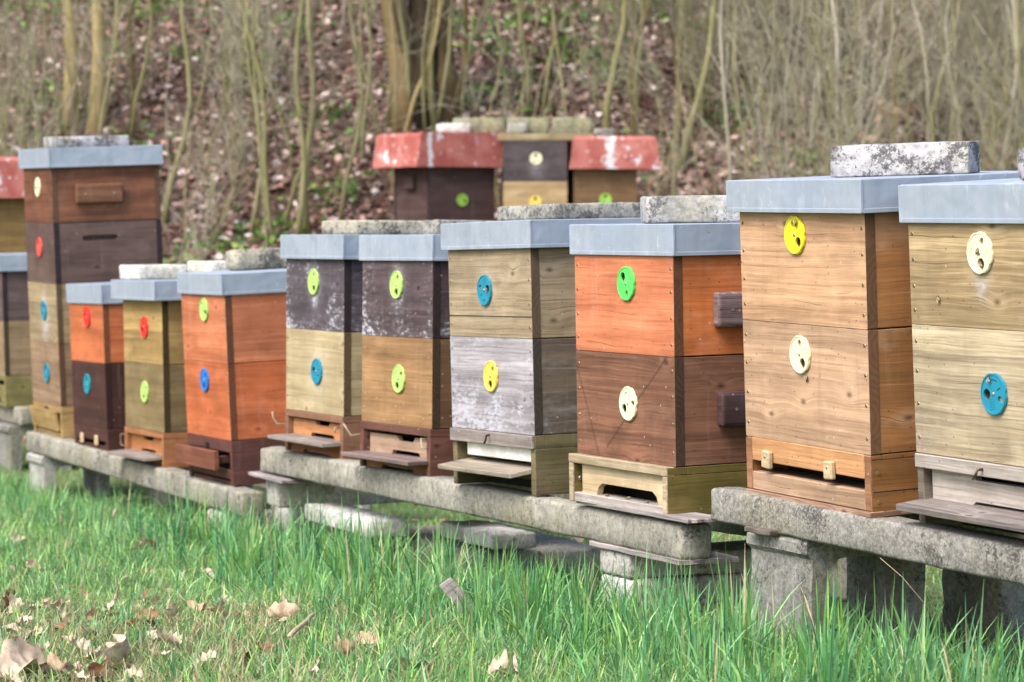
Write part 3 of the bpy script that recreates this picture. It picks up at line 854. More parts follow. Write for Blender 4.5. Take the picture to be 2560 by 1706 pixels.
# ---- dark over brown
t, s, bx, z = make_hive('h6', 'beehive with a flaked dark box over a plain brown box, both with lime green discs', [
    (wood('h6a', (0.085, 0.060, 0.068), (0.045, 0.031, 0.034), 0.9, flake=0.38, flakecol=FL, halo=[(0.0, 0.545, 0.05)], fscale=0.85, knots=1.6, edge=(0.39, -0.23)), E_PU, (0.004, 0.072, 'lime', rd(275)), 'dark purple upper box with flaking white paint', {}),
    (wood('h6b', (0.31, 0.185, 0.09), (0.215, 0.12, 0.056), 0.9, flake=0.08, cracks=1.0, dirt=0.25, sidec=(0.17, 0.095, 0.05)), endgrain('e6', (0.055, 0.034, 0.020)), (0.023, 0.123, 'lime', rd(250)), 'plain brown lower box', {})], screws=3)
W = s['W']; MB_ = wood('h6base', (0.155, 0.068, 0.052), (0.095, 0.042, 0.032), 0.8, flake=0.06)
b, yf = shell(t, W, s['hb'], MB_, fo=0.006, floor=0.032)
bm = bmesh.new(); cut_board(bm, -W / 2 + 0.03, W / 2 - 0.03, 0.046, s['hb'] - 0.034, yf + 0.02, 0.014, 0.19, 0.014, 0.04, (0.12, 0.014)); finish(bm, 'entrance_board', wood('h6ins', (0.40, 0.29, 0.21), (0.27, 0.175, 0.115), 0.8, flake=0.2), b)
bm = bmesh.new(); cut_board(bm, -W / 2 + 0.024, W / 2 - 0.024, 0.0, 0.03, yf + 0.012, 0.014, 0.22, 0.013); finish(bm, 'entrance_board', wood('h6in2', (0.22, 0.09, 0.042), (0.14, 0.055, 0.026), 0.8), b)
landing(b, W, yf, 0.046, 0.066, wood('h6land', (0.25, 0.19, 0.18), (0.14, 0.10, 0.095), 1.2, flake=0.25), tilt=rd(2), over=0.014)
wire_hook(b, [(-W / 2 - 0.001, yf + 0.01, 0.095), (-W / 2 - 0.02, yf - 0.02, 0.09), (-W / 2 - 0.03, yf - 0.03, 0.11), (-W / 2 - 0.042, yf - 0.035, 0.125)], HK, 0.003)
wire_hook(b, [(W / 2 - 0.025, yf + 0.01, 0.105), (W / 2 - 0.03, yf - 0.014, 0.107), (W / 2 - 0.026, yf - 0.014, 0.082), (W / 2 - 0.01, yf - 0.006, 0.08)], WHK)

# ---- grey-tan over whitened grey
t, s, bx, z = make_hive('h7', 'weathered beehive with a tan plank box over a whitened grey box, yellow disc below', [
    (wood('h7a', (0.345, 0.28, 0.19), (0.235, 0.18, 0.11), 1.1, flake=0.2, flakecol=(0.60, 0.58, 0.56), cracks=1.3, halo=[(-0.02, 0.53, 0.05)]), endgrain('e7', (0.095, 0.068, 0.045)), (-0.02, 0.111, 'blue', rd(10)), 'weathered tan upper box split along its lower plank', {}),
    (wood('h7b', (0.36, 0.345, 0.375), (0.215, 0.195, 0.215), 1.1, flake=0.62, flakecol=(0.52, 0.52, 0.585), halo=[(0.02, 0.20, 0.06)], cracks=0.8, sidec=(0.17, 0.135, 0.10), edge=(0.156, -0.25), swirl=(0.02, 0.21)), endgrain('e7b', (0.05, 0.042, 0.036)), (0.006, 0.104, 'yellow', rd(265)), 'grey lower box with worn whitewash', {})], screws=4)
W = s['W']
z0 = s['hb'] + s['h'][1]
SEAM = BLACK
board(bx[0], 'plank_seam', BLACK, -W / 2 + 0.001, W / 2 - 0.001, -D / 2 - 0.0006, -D / 2 + 0.002, z0 + 0.0545, z0 + 0.0570, bev=0, M=Matrix.Translation((0, 0, 0)))
MB_ = wood('h7base', (0.20, 0.165, 0.10), (0.11, 0.085, 0.05), 1.1, green=0.5, dirt=0.4, cracks=1.2)
MG = wood('h7front', (0.27, 0.235, 0.225), (0.16, 0.135, 0.125), 1.1, flake=0.3)
b, yf = shell(t, W, s['hb'], MB_, rail=0.034, post=0.026, floor=0.054)
board(b, 'front_rail', MG, -W / 2 + 0.001, W / 2 - 0.001, yf - 0.009, yf - 0.0004, s['hb'] - 0.036, s['hb'] - 0.002)
WH = plain('white_strip', (0.62, 0.61, 0.57), 0.5)
board(b, 'entrance_strip', WH, -W / 2 + 0.075, W / 2 - 0.026, yf + 0.008, yf + 0.02, s['hb'] - 0.072, s['hb'] - 0.036)
landing(b, W, yf, 0.066, 0.062, wood('h7land', (0.34, 0.30, 0.24), (0.19, 0.16, 0.125), 1.2, flake=0.4, flakecol=(0.55, 0.53, 0.46)), tilt=rd(8), post=0.028)
board(b, 'lower_rail', wood('h7low', (0.12, 0.07, 0.04), (0.07, 0.04, 0.022)), -W / 2 + 0.026, W / 2 - 0.026, yf + 0.05, yf + 0.064, 0.03, 0.05)
wire_hook(b, [(0.0, yf - 0.009, 0.146), (0.005, yf - 0.02, 0.145), (0.002, yf - 0.022, 0.132), (-0.01, yf - 0.02, 0.124)], BLACK, 0.0028)

# ---- orange over brown, green disc
t, s, bx, z = make_hive('h8', 'orange over dark brown beehive with a bright green disc, handles on its side', [
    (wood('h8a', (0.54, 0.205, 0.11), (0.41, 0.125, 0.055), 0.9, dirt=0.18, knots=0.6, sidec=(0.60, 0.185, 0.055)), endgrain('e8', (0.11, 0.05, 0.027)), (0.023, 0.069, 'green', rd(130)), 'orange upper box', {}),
    (wood('h8b', (0.215, 0.105, 0.066), (0.115, 0.052, 0.032), 0.9, dirt=0.35, flake=0.06, diag=True), endgrain('e8b', (0.06, 0.036, 0.024)), (0.025, 0.12, 'cream', rd(215)), 'brown lower box', {})], screws=4)
W = s['W']
handle(bx[0], W, -0.032, z - 0.130, 0.20, 0.082, wood('h8h', (0.25, 0.185, 0.19), (0.115, 0.075, 0.078), 1.4))
handle(bx[1], W, -0.025, s['hb'] + 0.130, 0.20, 0.082, wood('h8h2', (0.075, 0.042, 0.045), (0.045, 0.025, 0.027), 0.8))
MB_ = wood('h8base', (0.205, 0.15, 0.045), (0.125, 0.088, 0.024), 1.1, green=0.55, dirt=0.3, cracks=1.3)
MF = wood('h8front', (0.40, 0.335, 0.235), (0.26, 0.20, 0.125), 1.0, flake=0.25, flakecol=(0.55, 0.55, 0.57))
b, yf = shell(t, W, s['hb'], MB_, fo=0.024, rail=0.018, post=0.020, floor=0.0)
board(b, 'top_rail', MF, -W / 2 + 0.0004, W / 2 - 0.0004, yf - 0.003, yf + 0.02, s['hb'] - 0.021, s['hb'] + 0.0004)
board(b, 'front_post', MF, W / 2 - 0.0205, W / 2 - 0.0004, yf - 0.002, yf + 0.004, 0.001, s['hb'] - 0.022)
board(b, 'front_post', MF, -W / 2 + 0.0004, -W / 2 + 0.0205, yf - 0.002, yf + 0.004, 0.001, s['hb'] - 0.022)
bm = bmesh.new(); cut_board(bm, -W / 2 + 0.045, W / 2 - 0.021, 0.024, s['hb'] - 0.022, yf + 0.012, 0.016, 0.30, 0.030, 0.015); finish(bm, 'entrance_board', wood('h8ins', (0.52, 0.42, 0.28), (0.40, 0.29, 0.16), 0.9, flake=0.35, flakecol=(0.56, 0.57, 0.60), dirt=0.1), b)
board(b, 'sill', wood('h8sill', (0.37, 0.34, 0.32), (0.24, 0.21, 0.19), 1.0, flake=0.4), -W / 2 + 0.021, W / 2 - 0.021, yf + 0.001, yf + 0.055, 0.001, 0.024)
bm = bmesh.new(); bmesh.ops.create_uvsphere(bm, u_segments=12, v_segments=6, radius=0.0065, matrix=Matrix.Translation((-W / 2 + 0.021, yf + 0.02, 0.058)) @ Matrix.Diagonal((0.4, 1, 1, 1))); finish(bm, 'screw', STEEL, b, True)

# ---- big tan hive
t, s, bx, z = make_hive('h9', 'tall tan beehive of clean reddish boards with a lemon yellow disc at its top', [
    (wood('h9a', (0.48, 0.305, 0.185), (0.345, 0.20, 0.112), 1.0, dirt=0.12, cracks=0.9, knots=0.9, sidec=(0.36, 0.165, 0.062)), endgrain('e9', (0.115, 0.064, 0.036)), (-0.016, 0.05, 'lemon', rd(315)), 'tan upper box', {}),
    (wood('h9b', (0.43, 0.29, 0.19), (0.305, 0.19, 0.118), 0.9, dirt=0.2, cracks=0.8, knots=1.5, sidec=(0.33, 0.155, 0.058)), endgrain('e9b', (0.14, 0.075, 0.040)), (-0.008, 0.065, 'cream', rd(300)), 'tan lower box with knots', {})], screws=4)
W = s['W']
MS = wood('h9side', (0.26, 0.125, 0.045), (0.165, 0.072, 0.024), 0.8, dirt=0.2, low=0.5)
MF = wood('h9front', (0.50, 0.275, 0.135), (0.35, 0.175, 0.075), 0.9, dirt=0.15)
ML = wood('h9low', (0.40, 0.27, 0.185), (0.27, 0.17, 0.11), 1.0, flake=0.12)
b, yf = shell(t, W, s['hb'], MS, rail=0.01, post=0.024, floor=0.0)
board(b, 'front_rail', MF, -W / 2 + 0.026, W / 2 - 0.026, yf - 0.001, yf + 0.022, s['hb'] - 0.052, s['hb'] - 0.001)
board(b, 'lower_rail', ML, -W / 2 + 0.026, W / 2 - 0.026, yf - 0.001, yf + 0.022, 0.012, 0.052)
for sx in (-1, 1):
    board(b, 'front_post', wood('h9post', (0.28, 0.145, 0.08), (0.18, 0.085, 0.045), 0.8), sx * (W / 2 - 0.0125) - 0.0125, sx * (W / 2 - 0.0125) + 0.0125, yf - 0.0016, yf + 0.002, 0.012, s['hb'] - 0.002)
board(b, 'plywood_bottom', wood('h9ply', (0.36, 0.235, 0.165), (0.18, 0.10, 0.065), 1.6), -W / 2 - 0.001, W / 2 + 0.001, yf - 0.006, D / 2, -0.001, 0.011)
bm = bmesh.new()
for k in range(70):
    xx = -W / 2 + 0.03 + k * (W - 0.06) / 69
    box(bm, xx - 0.0016, xx + 0.0016, yf + 0.022, yf + 0.06, 0.0525, 0.0545, 0, M=None)
box(bm, -W / 2 + 0.026, W / 2 - 0.026, yf + 0.022, yf + 0.07, 0.046, 0.0515, 0.0005)
finish(bm, 'entrance_mesh', MESHM, b)
for dx, rr in ((-0.155, 4), (0.105, -3)):
    bm = bmesh.new(); box(bm, -0.0165, 0.0165, -0.013, 0, -0.023, 0.016, 0.003)
    bm.transform(Matrix.Translation((dx, yf - 0.0012, s['hb'] - 0.041)) @ Matrix.Rotation(rd(rr), 4, 'Y'))
    la = finish(bm, 'latch', TANL, b)
    bm = bmesh.new(); bmesh.ops.create_uvsphere(bm, u_segments=8, v_segments=5, radius=0.004, matrix=Matrix.Translation((dx, yf - 0.0142, s['hb'] - 0.038)) @ Matrix.Diagonal((1, 0.4, 1, 1))); finish(bm, 'screw', STEEL, la, True)
board(b, 'side_joint', BLACK, W / 2 - 0.002, W / 2 + 0.0006, yf + 0.002, D / 2 - 0.01, 0.0505, 0.0522, bev=0)
for zz in (0.09, 0.031):
    bm = bmesh.new(); bmesh.ops.create_cone(bm, cap_ends=True, segments=10, radius1=0.0042, radius2=0.004, depth=0.0018, matrix=Matrix.Translation((W / 2 + 0.0005, yf + 0.016, zz)) @ Matrix.Rotation(math.pi / 2, 4, 'Y')); finish(bm, 'screw', BRASS, b)

# ---- right-hand weathered hive
t, s, bx, z = make_hive('h10', 'weathered yellowish beehive at the right edge with a cream disc over a blue disc', [
    (wood('h10a', (0.42, 0.325, 0.19), (0.27, 0.195, 0.105), 1.4, flake=0.2, flakecol=(0.50, 0.49, 0.54), halo=[(0.013, 0.545, 0.035), (0.013, 0.50, 0.025)], cracks=1.2, knots=1.2, planks=10), E_OL, (0.013, 0.059, 'cream', rd(280)), 'yellowish upper box', {}),
    (wood('h10b', (0.44, 0.37, 0.26), (0.30, 0.24, 0.155), 1.3, flake=0.36, flakecol=(0.56, 0.545, 0.60), cracks=1.1, knots=0.7), E_OL, (0.043, 0.126, 'blue', rd(185)), 'pale lower box with traces of whitewash', {})], screws=4)
W = s['W']
MG = wood('h10front', (0.42, 0.385, 0.355), (0.25, 0.215, 0.19), 1.2, flake=0.3)
MP = wood('h10post', (0.17, 0.145, 0.115), (0.09, 0.075, 0.06), 1.2, flake=0.2)
b, yf = shell(t, W, s['hb'], MP, rail=0.026, post=0.022, floor=0.046)
board(b, 'front_rail', MG, -W / 2 + 0.001, W / 2 - 0.001, yf - 0.006, yf - 0.0004, s['hb'] - 0.03, s['hb'] - 0.002)
bm = bmesh.new(); cut_board(bm, -W / 2 + 0.03, W / 2 - 0.024, 0.058, s['hb'] - 0.032, yf + 0.016, 0.016, 0.2, 0.012, 0.03, (0.2, 0.012)); finish(bm, 'entrance_board', wood('h10ins', (0.40, 0.37, 0.34), (0.25, 0.21, 0.185), 1.0, flake=0.3, knots=1.5), b)
landing(b, W, yf, 0.062, 0.062, wood('h10land', (0.25, 0.225, 0.215), (0.12, 0.10, 0.095), 1.4, flake=0.3, dirt=0.4), tilt=rd(4), over=0.012, t=0.014)
wire_hook(b, [(0.0, yf - 0.006, 0.142), (0.003, yf - 0.02, 0.142), (-0.004, yf - 0.022, 0.128), (-0.016, yf - 0.018, 0.122)], plain('dark_wire', (0.10, 0.07, 0.04), 0.4, 0.6), 0.003)

# ---- hive behind at the left edge
t, s, bx, z = make_hive('h0', 'dark over tan beehive at the left edge behind the tall one, on a greenish base', [
    (wood('h0a', (0.12, 0.085, 0.085), (0.07, 0.05, 0.05), 0.9, flake=0.2, flakecol=(0.42, 0.40, 0.42)), E_PU, None, 'dark purple upper box', {}),
    (wood('h0b', (0.30, 0.215, 0.13), (0.20, 0.135, 0.075), 0.9, flake=0.1), endgrain('e0', (0.05, 0.04, 0.028)), None, 'tan lower box', {})])
MB_ = wood('h0base', (0.27, 0.235, 0.105), (0.18, 0.15, 0.06), 0.8, green=0.5)
b, yf = shell(t, s['W'], s['hb'], MB_, floor=0.0)
bm = bmesh.new(); cut_board(bm, -0.2, 0.2, 0.02, 0.1, yf + 0.01, 0.014, 0.2, 0.014); finish(bm, 'entrance_board', MB_, b)

# ------------------------------------------------------------------ hives with red hoods (behind)
def hood(hive, W, Dd, z0, h, ov, flare, dx=0.0, mat=None, name='roof'):
    """Deep red sheet-metal hood, wider at its lower rim."""
    bm = bmesh.new()
    def ring(z, o, n=10):
        out = []
        hx, hy = W / 2 + o, Dd / 2 + min(o, 0.07)
        for (ax, ay), (bx_, by_) in (((-hx, -hy), (hx, -hy)), ((hx, -hy), (hx, hy)), ((hx, hy), (-hx, hy)), ((-hx, hy), (-hx, -hy))):
            for k in range(n):
                f = k / n
                px, py = ax + (bx_ - ax) * f + dx, ay + (by_ - ay) * f
                sag = 0.006 * mnoise.noise(Vector((px * 5, py * 5, z * 3 + W * 31)))
                out.append(bm.verts.new((px + sag * (z < z0 + 0.1), py + sag, z + sag)))
        return out
    rs = [ring(z0 - 0.0, ov + flare - 0.004), ring(z0, ov + flare), ring(z0 + h * 0.4, ov + flare * 0.55), ring(z0 + h * 0.9, ov + 0.004), ring(z0 + h, ov - 0.012)]
    for a, c in zip(rs, rs[1:]):
        n = len(a)
        for k in range(n):
            bm.faces.new((a[k], a[(k + 1) % n], c[(k + 1) % n], c[k]))
    bm.faces.new(rs[-1])
    inner = ring(z0 + h * 0.5, ov)
    for k in range(len(inner)):
        bm.faces.new((rs[0][k], inner[k], inner[(k + 1) % len(inner)], rs[0][(k + 1) % len(inner)]))
    bm.faces.new(inner[::-1])
    return finish(bm, name, mat or RED, hive)

def back_hive(loc, yaw, W, boxes, label, hoodspec=None, stand=True):
    t = thing('beehive', label, 'beehive', loc, (0, 0, yaw), 'beehives at the foot of the wooded slope')
    z = 0.12
    bm = bmesh.new(); box(bm, -W / 2, W / 2, -D / 2, D / 2, 0, 0.119, 0.002)
    finish(bm, 'bottom_board', boxes[0][0], t)
    objs = []
    for mat, em, dsp, lb, hh in boxes:
        objs.append(hive_box(t, W, z, z + hh, mat, em, dsp, lb))
        z += hh
    if hoodspec:
        hood(t, W, D, z - hoodspec[3], hoodspec[0], hoodspec[1], hoodspec[2], *hoodspec[4:])
    gz_ = float(gz(loc[0], loc[1]))
    bm = bmesh.new()
    for sx in (-1, 1):
        box(bm, sx * 0.17 - 0.05, sx * 0.17 + 0.05, -0.2, 0.2, gz_ - loc[2] - 0.1, -0.001, 0.004)
    finish(bm, 'stand', CON_D, t)
    return t, objs, z

CON_D = concrete('concrete_dark', (0.22, 0.215, 0.19), (0.05, 0.05, 0.045), 0.3, 0.2)
BY = 18.4
k_ = BY / FPX
def bx_at(px, py):
    return at(px, py, BY)
DKB = wood('r1a', (0.085, 0.052, 0.048), (0.05, 0.03, 0.028), 0.7, dirt=0.3)
t, ob, z = back_hive((-0.445, BY + 0.20, 0.545), rd(31), 0.50, [
    (wood('r1b', (0.085, 0.052, 0.048), (0.05, 0.03, 0.028), 0.7, dirt=0.3), E_PU, None, 'dark brown lower box', 0.26),
    (DKB, E_PU, (0.0, 0.225, 'leaf', rd(340)), 'dark brown upper box', 0.40)], 'dark brown beehive under a red hood with one big white patch of lost paint', (0.225, 0.085, 0.035, 0.01, -0.01, red_roof((-0.28, 0.055))))
bm = bmesh.new(); box(bm, -0.25 - 0.03, -0.25 + 0.0012, -0.06, 0.06, z - 0.155, z - 0.065, 0.006); finish(bm, 'handle', DKB, ob[1])
R1T = z
R1 = t
c = at(1335, 455, BY)
t, ob, z = back_hive((c.x, BY + 0.235, 0.55), rd(2), 0.42, [
    (wood('ma', (0.34, 0.24, 0.10), (0.24, 0.16, 0.06), 0.8), E_OL, None, 'tan lower box', 0.15),
    (wood('mb', (0.40, 0.31, 0.18), (0.30, 0.20, 0.09), 0.8, flake=0.1), E_OL, (0.0, 0.135, 'yellow', rd(90)), 'pale tan middle box', 0.40),
    (wood('mc', (0.070, 0.056, 0.060), (0.042, 0.033, 0.036), 0.8, flake=0.2, halo=[(0.01, 0.76, 0.055)], flakecol=(0.36, 0.35, 0.38)), E_PU, (0.005, 0.118, 'cream', rd(90)), 'dark upper box', 0.268)], 'dark over tan beehive between the two red-hooded hives, under a wooden board')
MTOP = z + 0.55
c = at(1505, 455, BY)
t, ob, z = back_hive((c.x, BY + 0.30, 0.50), rd(6), 0.42, [
    (wood('r2b', (0.20, 0.125, 0.065), (0.13, 0.075, 0.036), 0.7), E_DK, None, 'brown lower box', 0.30),
    (wood('r2a', (0.20, 0.125, 0.065), (0.13, 0.075, 0.036), 0.7), E_DK, (0.0, 0.22, 'leaf', rd(90)), 'brown upper box', 0.40)], 'light brown beehive under a short red hood with worn white streaks', (0.215, 0.06, 0.035, 0.02, 0.06, red_roof((0.03, 0.11))))
R2 = t; R2T = z
c = at(0, 512, 14.6)
t, ob, z = back_hive((c.x - 0.18, 14.85, 0.10), rd(-64), 0.46, [
    (wood('r3b', (0.30, 0.215, 0.085), (0.20, 0.135, 0.05), 0.7), E_DK, None, 'mustard lower box', 0.34),
    (wood('r3a', (0.34, 0.215, 0.085), (0.23, 0.135, 0.048), 0.7), E_DK, None, 'mustard upper box', 0.53)], 'mustard brown beehive under a red hood with a white rim, cut by the left edge', (0.215, 0.05, 0.03, 0.01))
R3 = t; R3T = z

# ------------------------------------------------------------------ stones on the lids
ST = {
 'pale': concrete('stone_pale', (0.58, 0.57, 0.52), (0.20, 0.19, 0.16), 0.12, 0.1, (0.45, 0.42, 0.30), streak=0.15),
 'white': concrete('stone_white', (0.66, 0.65, 0.61), (0.22, 0.21, 0.17), 0.05, 0.08, (0.50, 0.48, 0.38), streak=0.12),
 'lichen': concrete('stone_lichen', (0.43, 0.42, 0.43), (0.075, 0.073, 0.075), 0.52, 0.12, streak=0.1),
 'light_lichen': concrete('stone_light_lichen', (0.44, 0.435, 0.43), (0.10, 0.10, 0.105), 0.42, 0.12, streak=0.1),
 'spotted': concrete('stone_spotted', (0.37, 0.345, 0.265), (0.055, 0.055, 0.05), 0.55, 0.15),
 'grey': concrete('stone_grey', (0.27, 0.265, 0.235), (0.085, 0.085, 0.078), 0.6, 0.2),
 'moss': concrete('stone_moss', (0.25, 0.24, 0.165), (0.10, 0.10, 0.06), 0.4, 0.2, (0.22, 0.22, 0.09)),
}
SGRP = 'concrete blocks weighing down the hive lids'
def lid_stone(key, cx, cy, sx, sy, h, rot, mat, label, lift=0.0006, bev=0.007, top=None):
    s = H[key]
    zl = s['hb'] + sum(s['h']) + s['lid'][2] + lift if top is None else top
    M = Matrix.Translation(s['loc']) @ Euler(s['rot']).to_matrix().to_4x4() @ Matrix.Translation((cx, cy, zl)) @ Matrix.Rotation(rd(rot), 4, 'Z')
    bm = bmesh.new()
    rough_block(bm, -sx / 2, sx / 2, -sy / 2, sy / 2, 0.0, h, bev, 0.0014, 0.02, seed=cx * 91 + cy * 37 + h * 400)
    o = finish(bm, 'concrete_block', ST[mat], None, True)
    o.matrix_world = M
    return tag(o, label, 'block', SGRP)
Y0 = -D / 2
lid_stone('h1', 0.06, Y0 + 0.205, 0.12, 0.345, 0.046, 0, 'lichen', 'dark stained concrete slab on the lid of the tall brown hive')
lid_stone('h3', -0.125, Y0 + 0.09, 0.23, 0.20, 0.055, 0, 'white', 'white concrete block at the front of the mustard hive\'s lid')
lid_stone('h3', 0.045, Y0 + 0.275, 0.28, 0.12, 0.066, 0, 'pale', 'pale concrete block lying behind the orange hive\'s lid, beside another white block')
lid_stone('h4', -0.115, Y0 + 0.31, 0.12, 0.33, 0.074, 0, 'spotted', 'cream concrete block with black spots on the all orange hive', bev=0.02)
lid_stone('h5', -0.045, Y0 + 0.24, 0.28, 0.28, 0.046, 0, 'spotted', 'flat speckled slab on the lid of the dark purple and tan hive')
lid_stone('h6', -0.03, Y0 + 0.27, 0.10, 0.30, 0.046, 0, 'grey', 'narrow grey slab on the lid of the dark and brown hive')
lid_stone('h7', 0.02, Y0 + 0.235, 0.36, 0.26, 0.042, 0, 'grey', 'wide thin lichen-grey slab on the weathered grey hive')
lid_stone('h8', 0.02, Y0 + 0.22, 0.30, 0.16, 0.066, 66, 'light_lichen', 'pale rounded concrete block on the orange and brown hive', bev=0.006)
lid_stone('h9', 0.065, Y0 + 0.225, 0.30, 0.12, 0.068, 44, 'lichen', 'pale block densely freckled with black lichen on the tan hive', bev=0.004)
lid_stone('h10', 0.075, Y0 + 0.24, 0.30, 0.12, 0.066, 44, 'lichen', 'lichen-freckled block at the right edge of the picture', bev=0.01)
lid_stone('h0', 0.10, Y0 + 0.28, 0.12, 0.22, 0.068, 0, 'moss', 'mossy grey block on the lid of the hive at the left edge')

def rest_block(p, sx, sy, h, rot, mat, label, group=SGRP, bev=0.012, name='concrete_block', cat='block', tilt=0.0):
    bm = bmesh.new()
    rough_block(bm, -sx / 2, sx / 2, -sy / 2, sy / 2, 0, h, bev, 0.0035, 0.03, seed=p[0] * 77 + p[1] * 13)
    o = finish(bm, name, ST[mat] if isinstance(mat, str) else mat, None, True)
    o.location = p
    o.rotation_euler = (tilt, 0, rd(rot))
    return tag(o, label, cat, group)

zr1 = R1.location.z + R1T - 0.01 + 0.225 + 0.001
rest_block((R1.location.x + 0.06, BY + 0.18, zr1), 0.20, 0.16, 0.065, 15, 'white', 'white slanting stone on the left red hood')
zr2 = R2.location.z + R2T - 0.02 + 0.215 + 0.001
rest_block((at(1510, 340, BY).x, BY + 0.2, zr2), 0.13, 0.2, 0.055, 4, 'grey', 'small grey block on the right red hood')
bm = bmesh.new()
xa, xb = at(1130, 340, BY).x, at(1486, 340, BY).x
box(bm, 0, xb - xa, 0, 0.36, 0, 0.045, 0.004)
o = finish(bm, 'wooden_board', wood('roof_board', (0.33, 0.27, 0.16), (0.22, 0.17, 0.09), 1.0, flake=0.1, green=0.2))
o.location = (xa, BY + 0.06, MTOP + 0.001)
tag(o, 'weathered board lying across the top of the middle hive between the red hoods', 'board')
for (pa, pb, lab, mm) in ((1130, 1264, 'long mossy concrete block at the left on the board over the back hives', 'moss'), (1269, 1376, 'mossy concrete block in the middle of the board over the back hives', 'moss'), (1381, 1484, 'greenish concrete block at the right on the board over the back hives', 'moss')):
    a, b_ = at(pa, 320, BY).x, at(pb, 320, BY).x
    rest_block(((a + b_) / 2, BY + 0.27, MTOP + 0.047), b_ - a, 0.16, 0.112, 0, mm, lab, 'blocks on the board over the back hives')
a = at(1294, 320, BY).x
rest_block((a, BY + 0.13, MTOP + 0.047), 0.135, 0.10, 0.07, 0, 'light_lichen', 'small pale stone in front of the middle block on the board', 'blocks on the board over the back hives')
rest_block((R3.location.x - 0.0, 14.8, R3.location.z + R3T - 0.01 + 0.216), 0.14, 0.16, 0.075, 10, concrete('brick_block', (0.34, 0.20, 0.16), (0.1, 0.07, 0.06), 0.2, 0.1, (0.3, 0.2, 0.15)), 'pinkish brick on the red hood at the left edge')

# ------------------------------------------------------------------ beams and what they rest on
BEAM = {k: concrete('beam_' + k, b, (0.07, 0.068, 0.06), li, pe, wa, st) for k, b, li, pe, wa, st in (
    ('L', (0.30, 0.285, 0.235), 0.2, 0.15, (0.20, 0.185, 0.115), 0.8), ('M', (0.31, 0.295, 0.25), 0.25, 0.16, (0.23, 0.21, 0.13), 0.7), ('R', (0.235, 0.225, 0.205), 0.3, 0.26, (0.18, 0.165, 0.115), 0.6))}
BEAM_LINES = {'L': ((-2.119, 12.145, 0.035), (-0.921, 9.489, 0.011), 0.0865), 'M': ((-0.846, 9.314, 0.180), (0.386, 6.403, 0.221), 0.083), 'R': ((0.443, 6.268, 0.320), (1.36, 4.57, 0.276), 0.076), 'K': ((-2.86, 14.43, 0.077), (-2.285, 13.12, 0.075), 0.085)}
def beam(a, b_, back, h, mat, label, wd=0.082, bev=0.009, seed=0, drop=0.0):
    a, b_ = Vector(a), Vector(b_)
    d = (b_ - a); L = d.length; d.normalize()
    n = Vector((-d.y, d.x, 0)).normalized()          # into the row, away from the viewer
    if n.y < 0:
        n = -n
    up = n.cross(d) if n.cross(d).z > 0 else d.cross(n)
    M = Matrix((d, n, up)).transposed().to_4x4()
    M.translation = a + n * back - up * drop
    bm = bmesh.new()
    rough_block(bm, 0, L, 0, wd, -h, 0, bev, 0.0026, 0.028, seed=seed, fq=24)
    o = finish(bm, 'concrete_beam', mat, None, True)
    o.matrix_world = M
    return tag(o, label, 'beam', 'long concrete beams carrying the hives')
a, b_, h = BEAM_LINES['L']; beam(a, b_, 0, h, BEAM['L'], 'front concrete beam under the short hives at the left', seed=3); beam(a, b_, 0.38, h, BEAM['L'], 'rear concrete beam under the short hives at the left', seed=13)
a, b_, h = BEAM_LINES['M']; beam(a, b_, 0, h, BEAM['M'], 'long front concrete beam under the four middle hives', bev=0.010, seed=5); beam(a, b_, 0.38, h, BEAM['M'], 'rear concrete beam under the four middle hives', seed=15)
a, b_, h = BEAM_LINES['R']; beam(a, b_, 0, h, BEAM['R'], 'pebbly front concrete beam under the two hives at the right', bev=0.008, seed=7); beam(a, b_, 0.38, h, BEAM['R'], 'rear concrete beam under the two hives at the right', seed=17)
a, b_, h = BEAM_LINES['K']; beam(a, b_, -0.03, h, BEAM['L'], 'short concrete beam at the left edge behind the tall hive', seed=9); beam(a, b_, 0.36, h, BEAM['L'], 'rear beam at the left edge behind the tall hive', seed=19)

def rowframe(key):
    a, b_, h = BEAM_LINES[key]
    a, b_ = Vector(a), Vector(b_)
    d = b_ - a; d.z = 0; d.normalize()
    n = Vector((-d.y, d.x, 0))
    if n.y < 0: n = -n
    return a, d, n, h, (Vector(b_) - a).length, (b_.z - a.z)

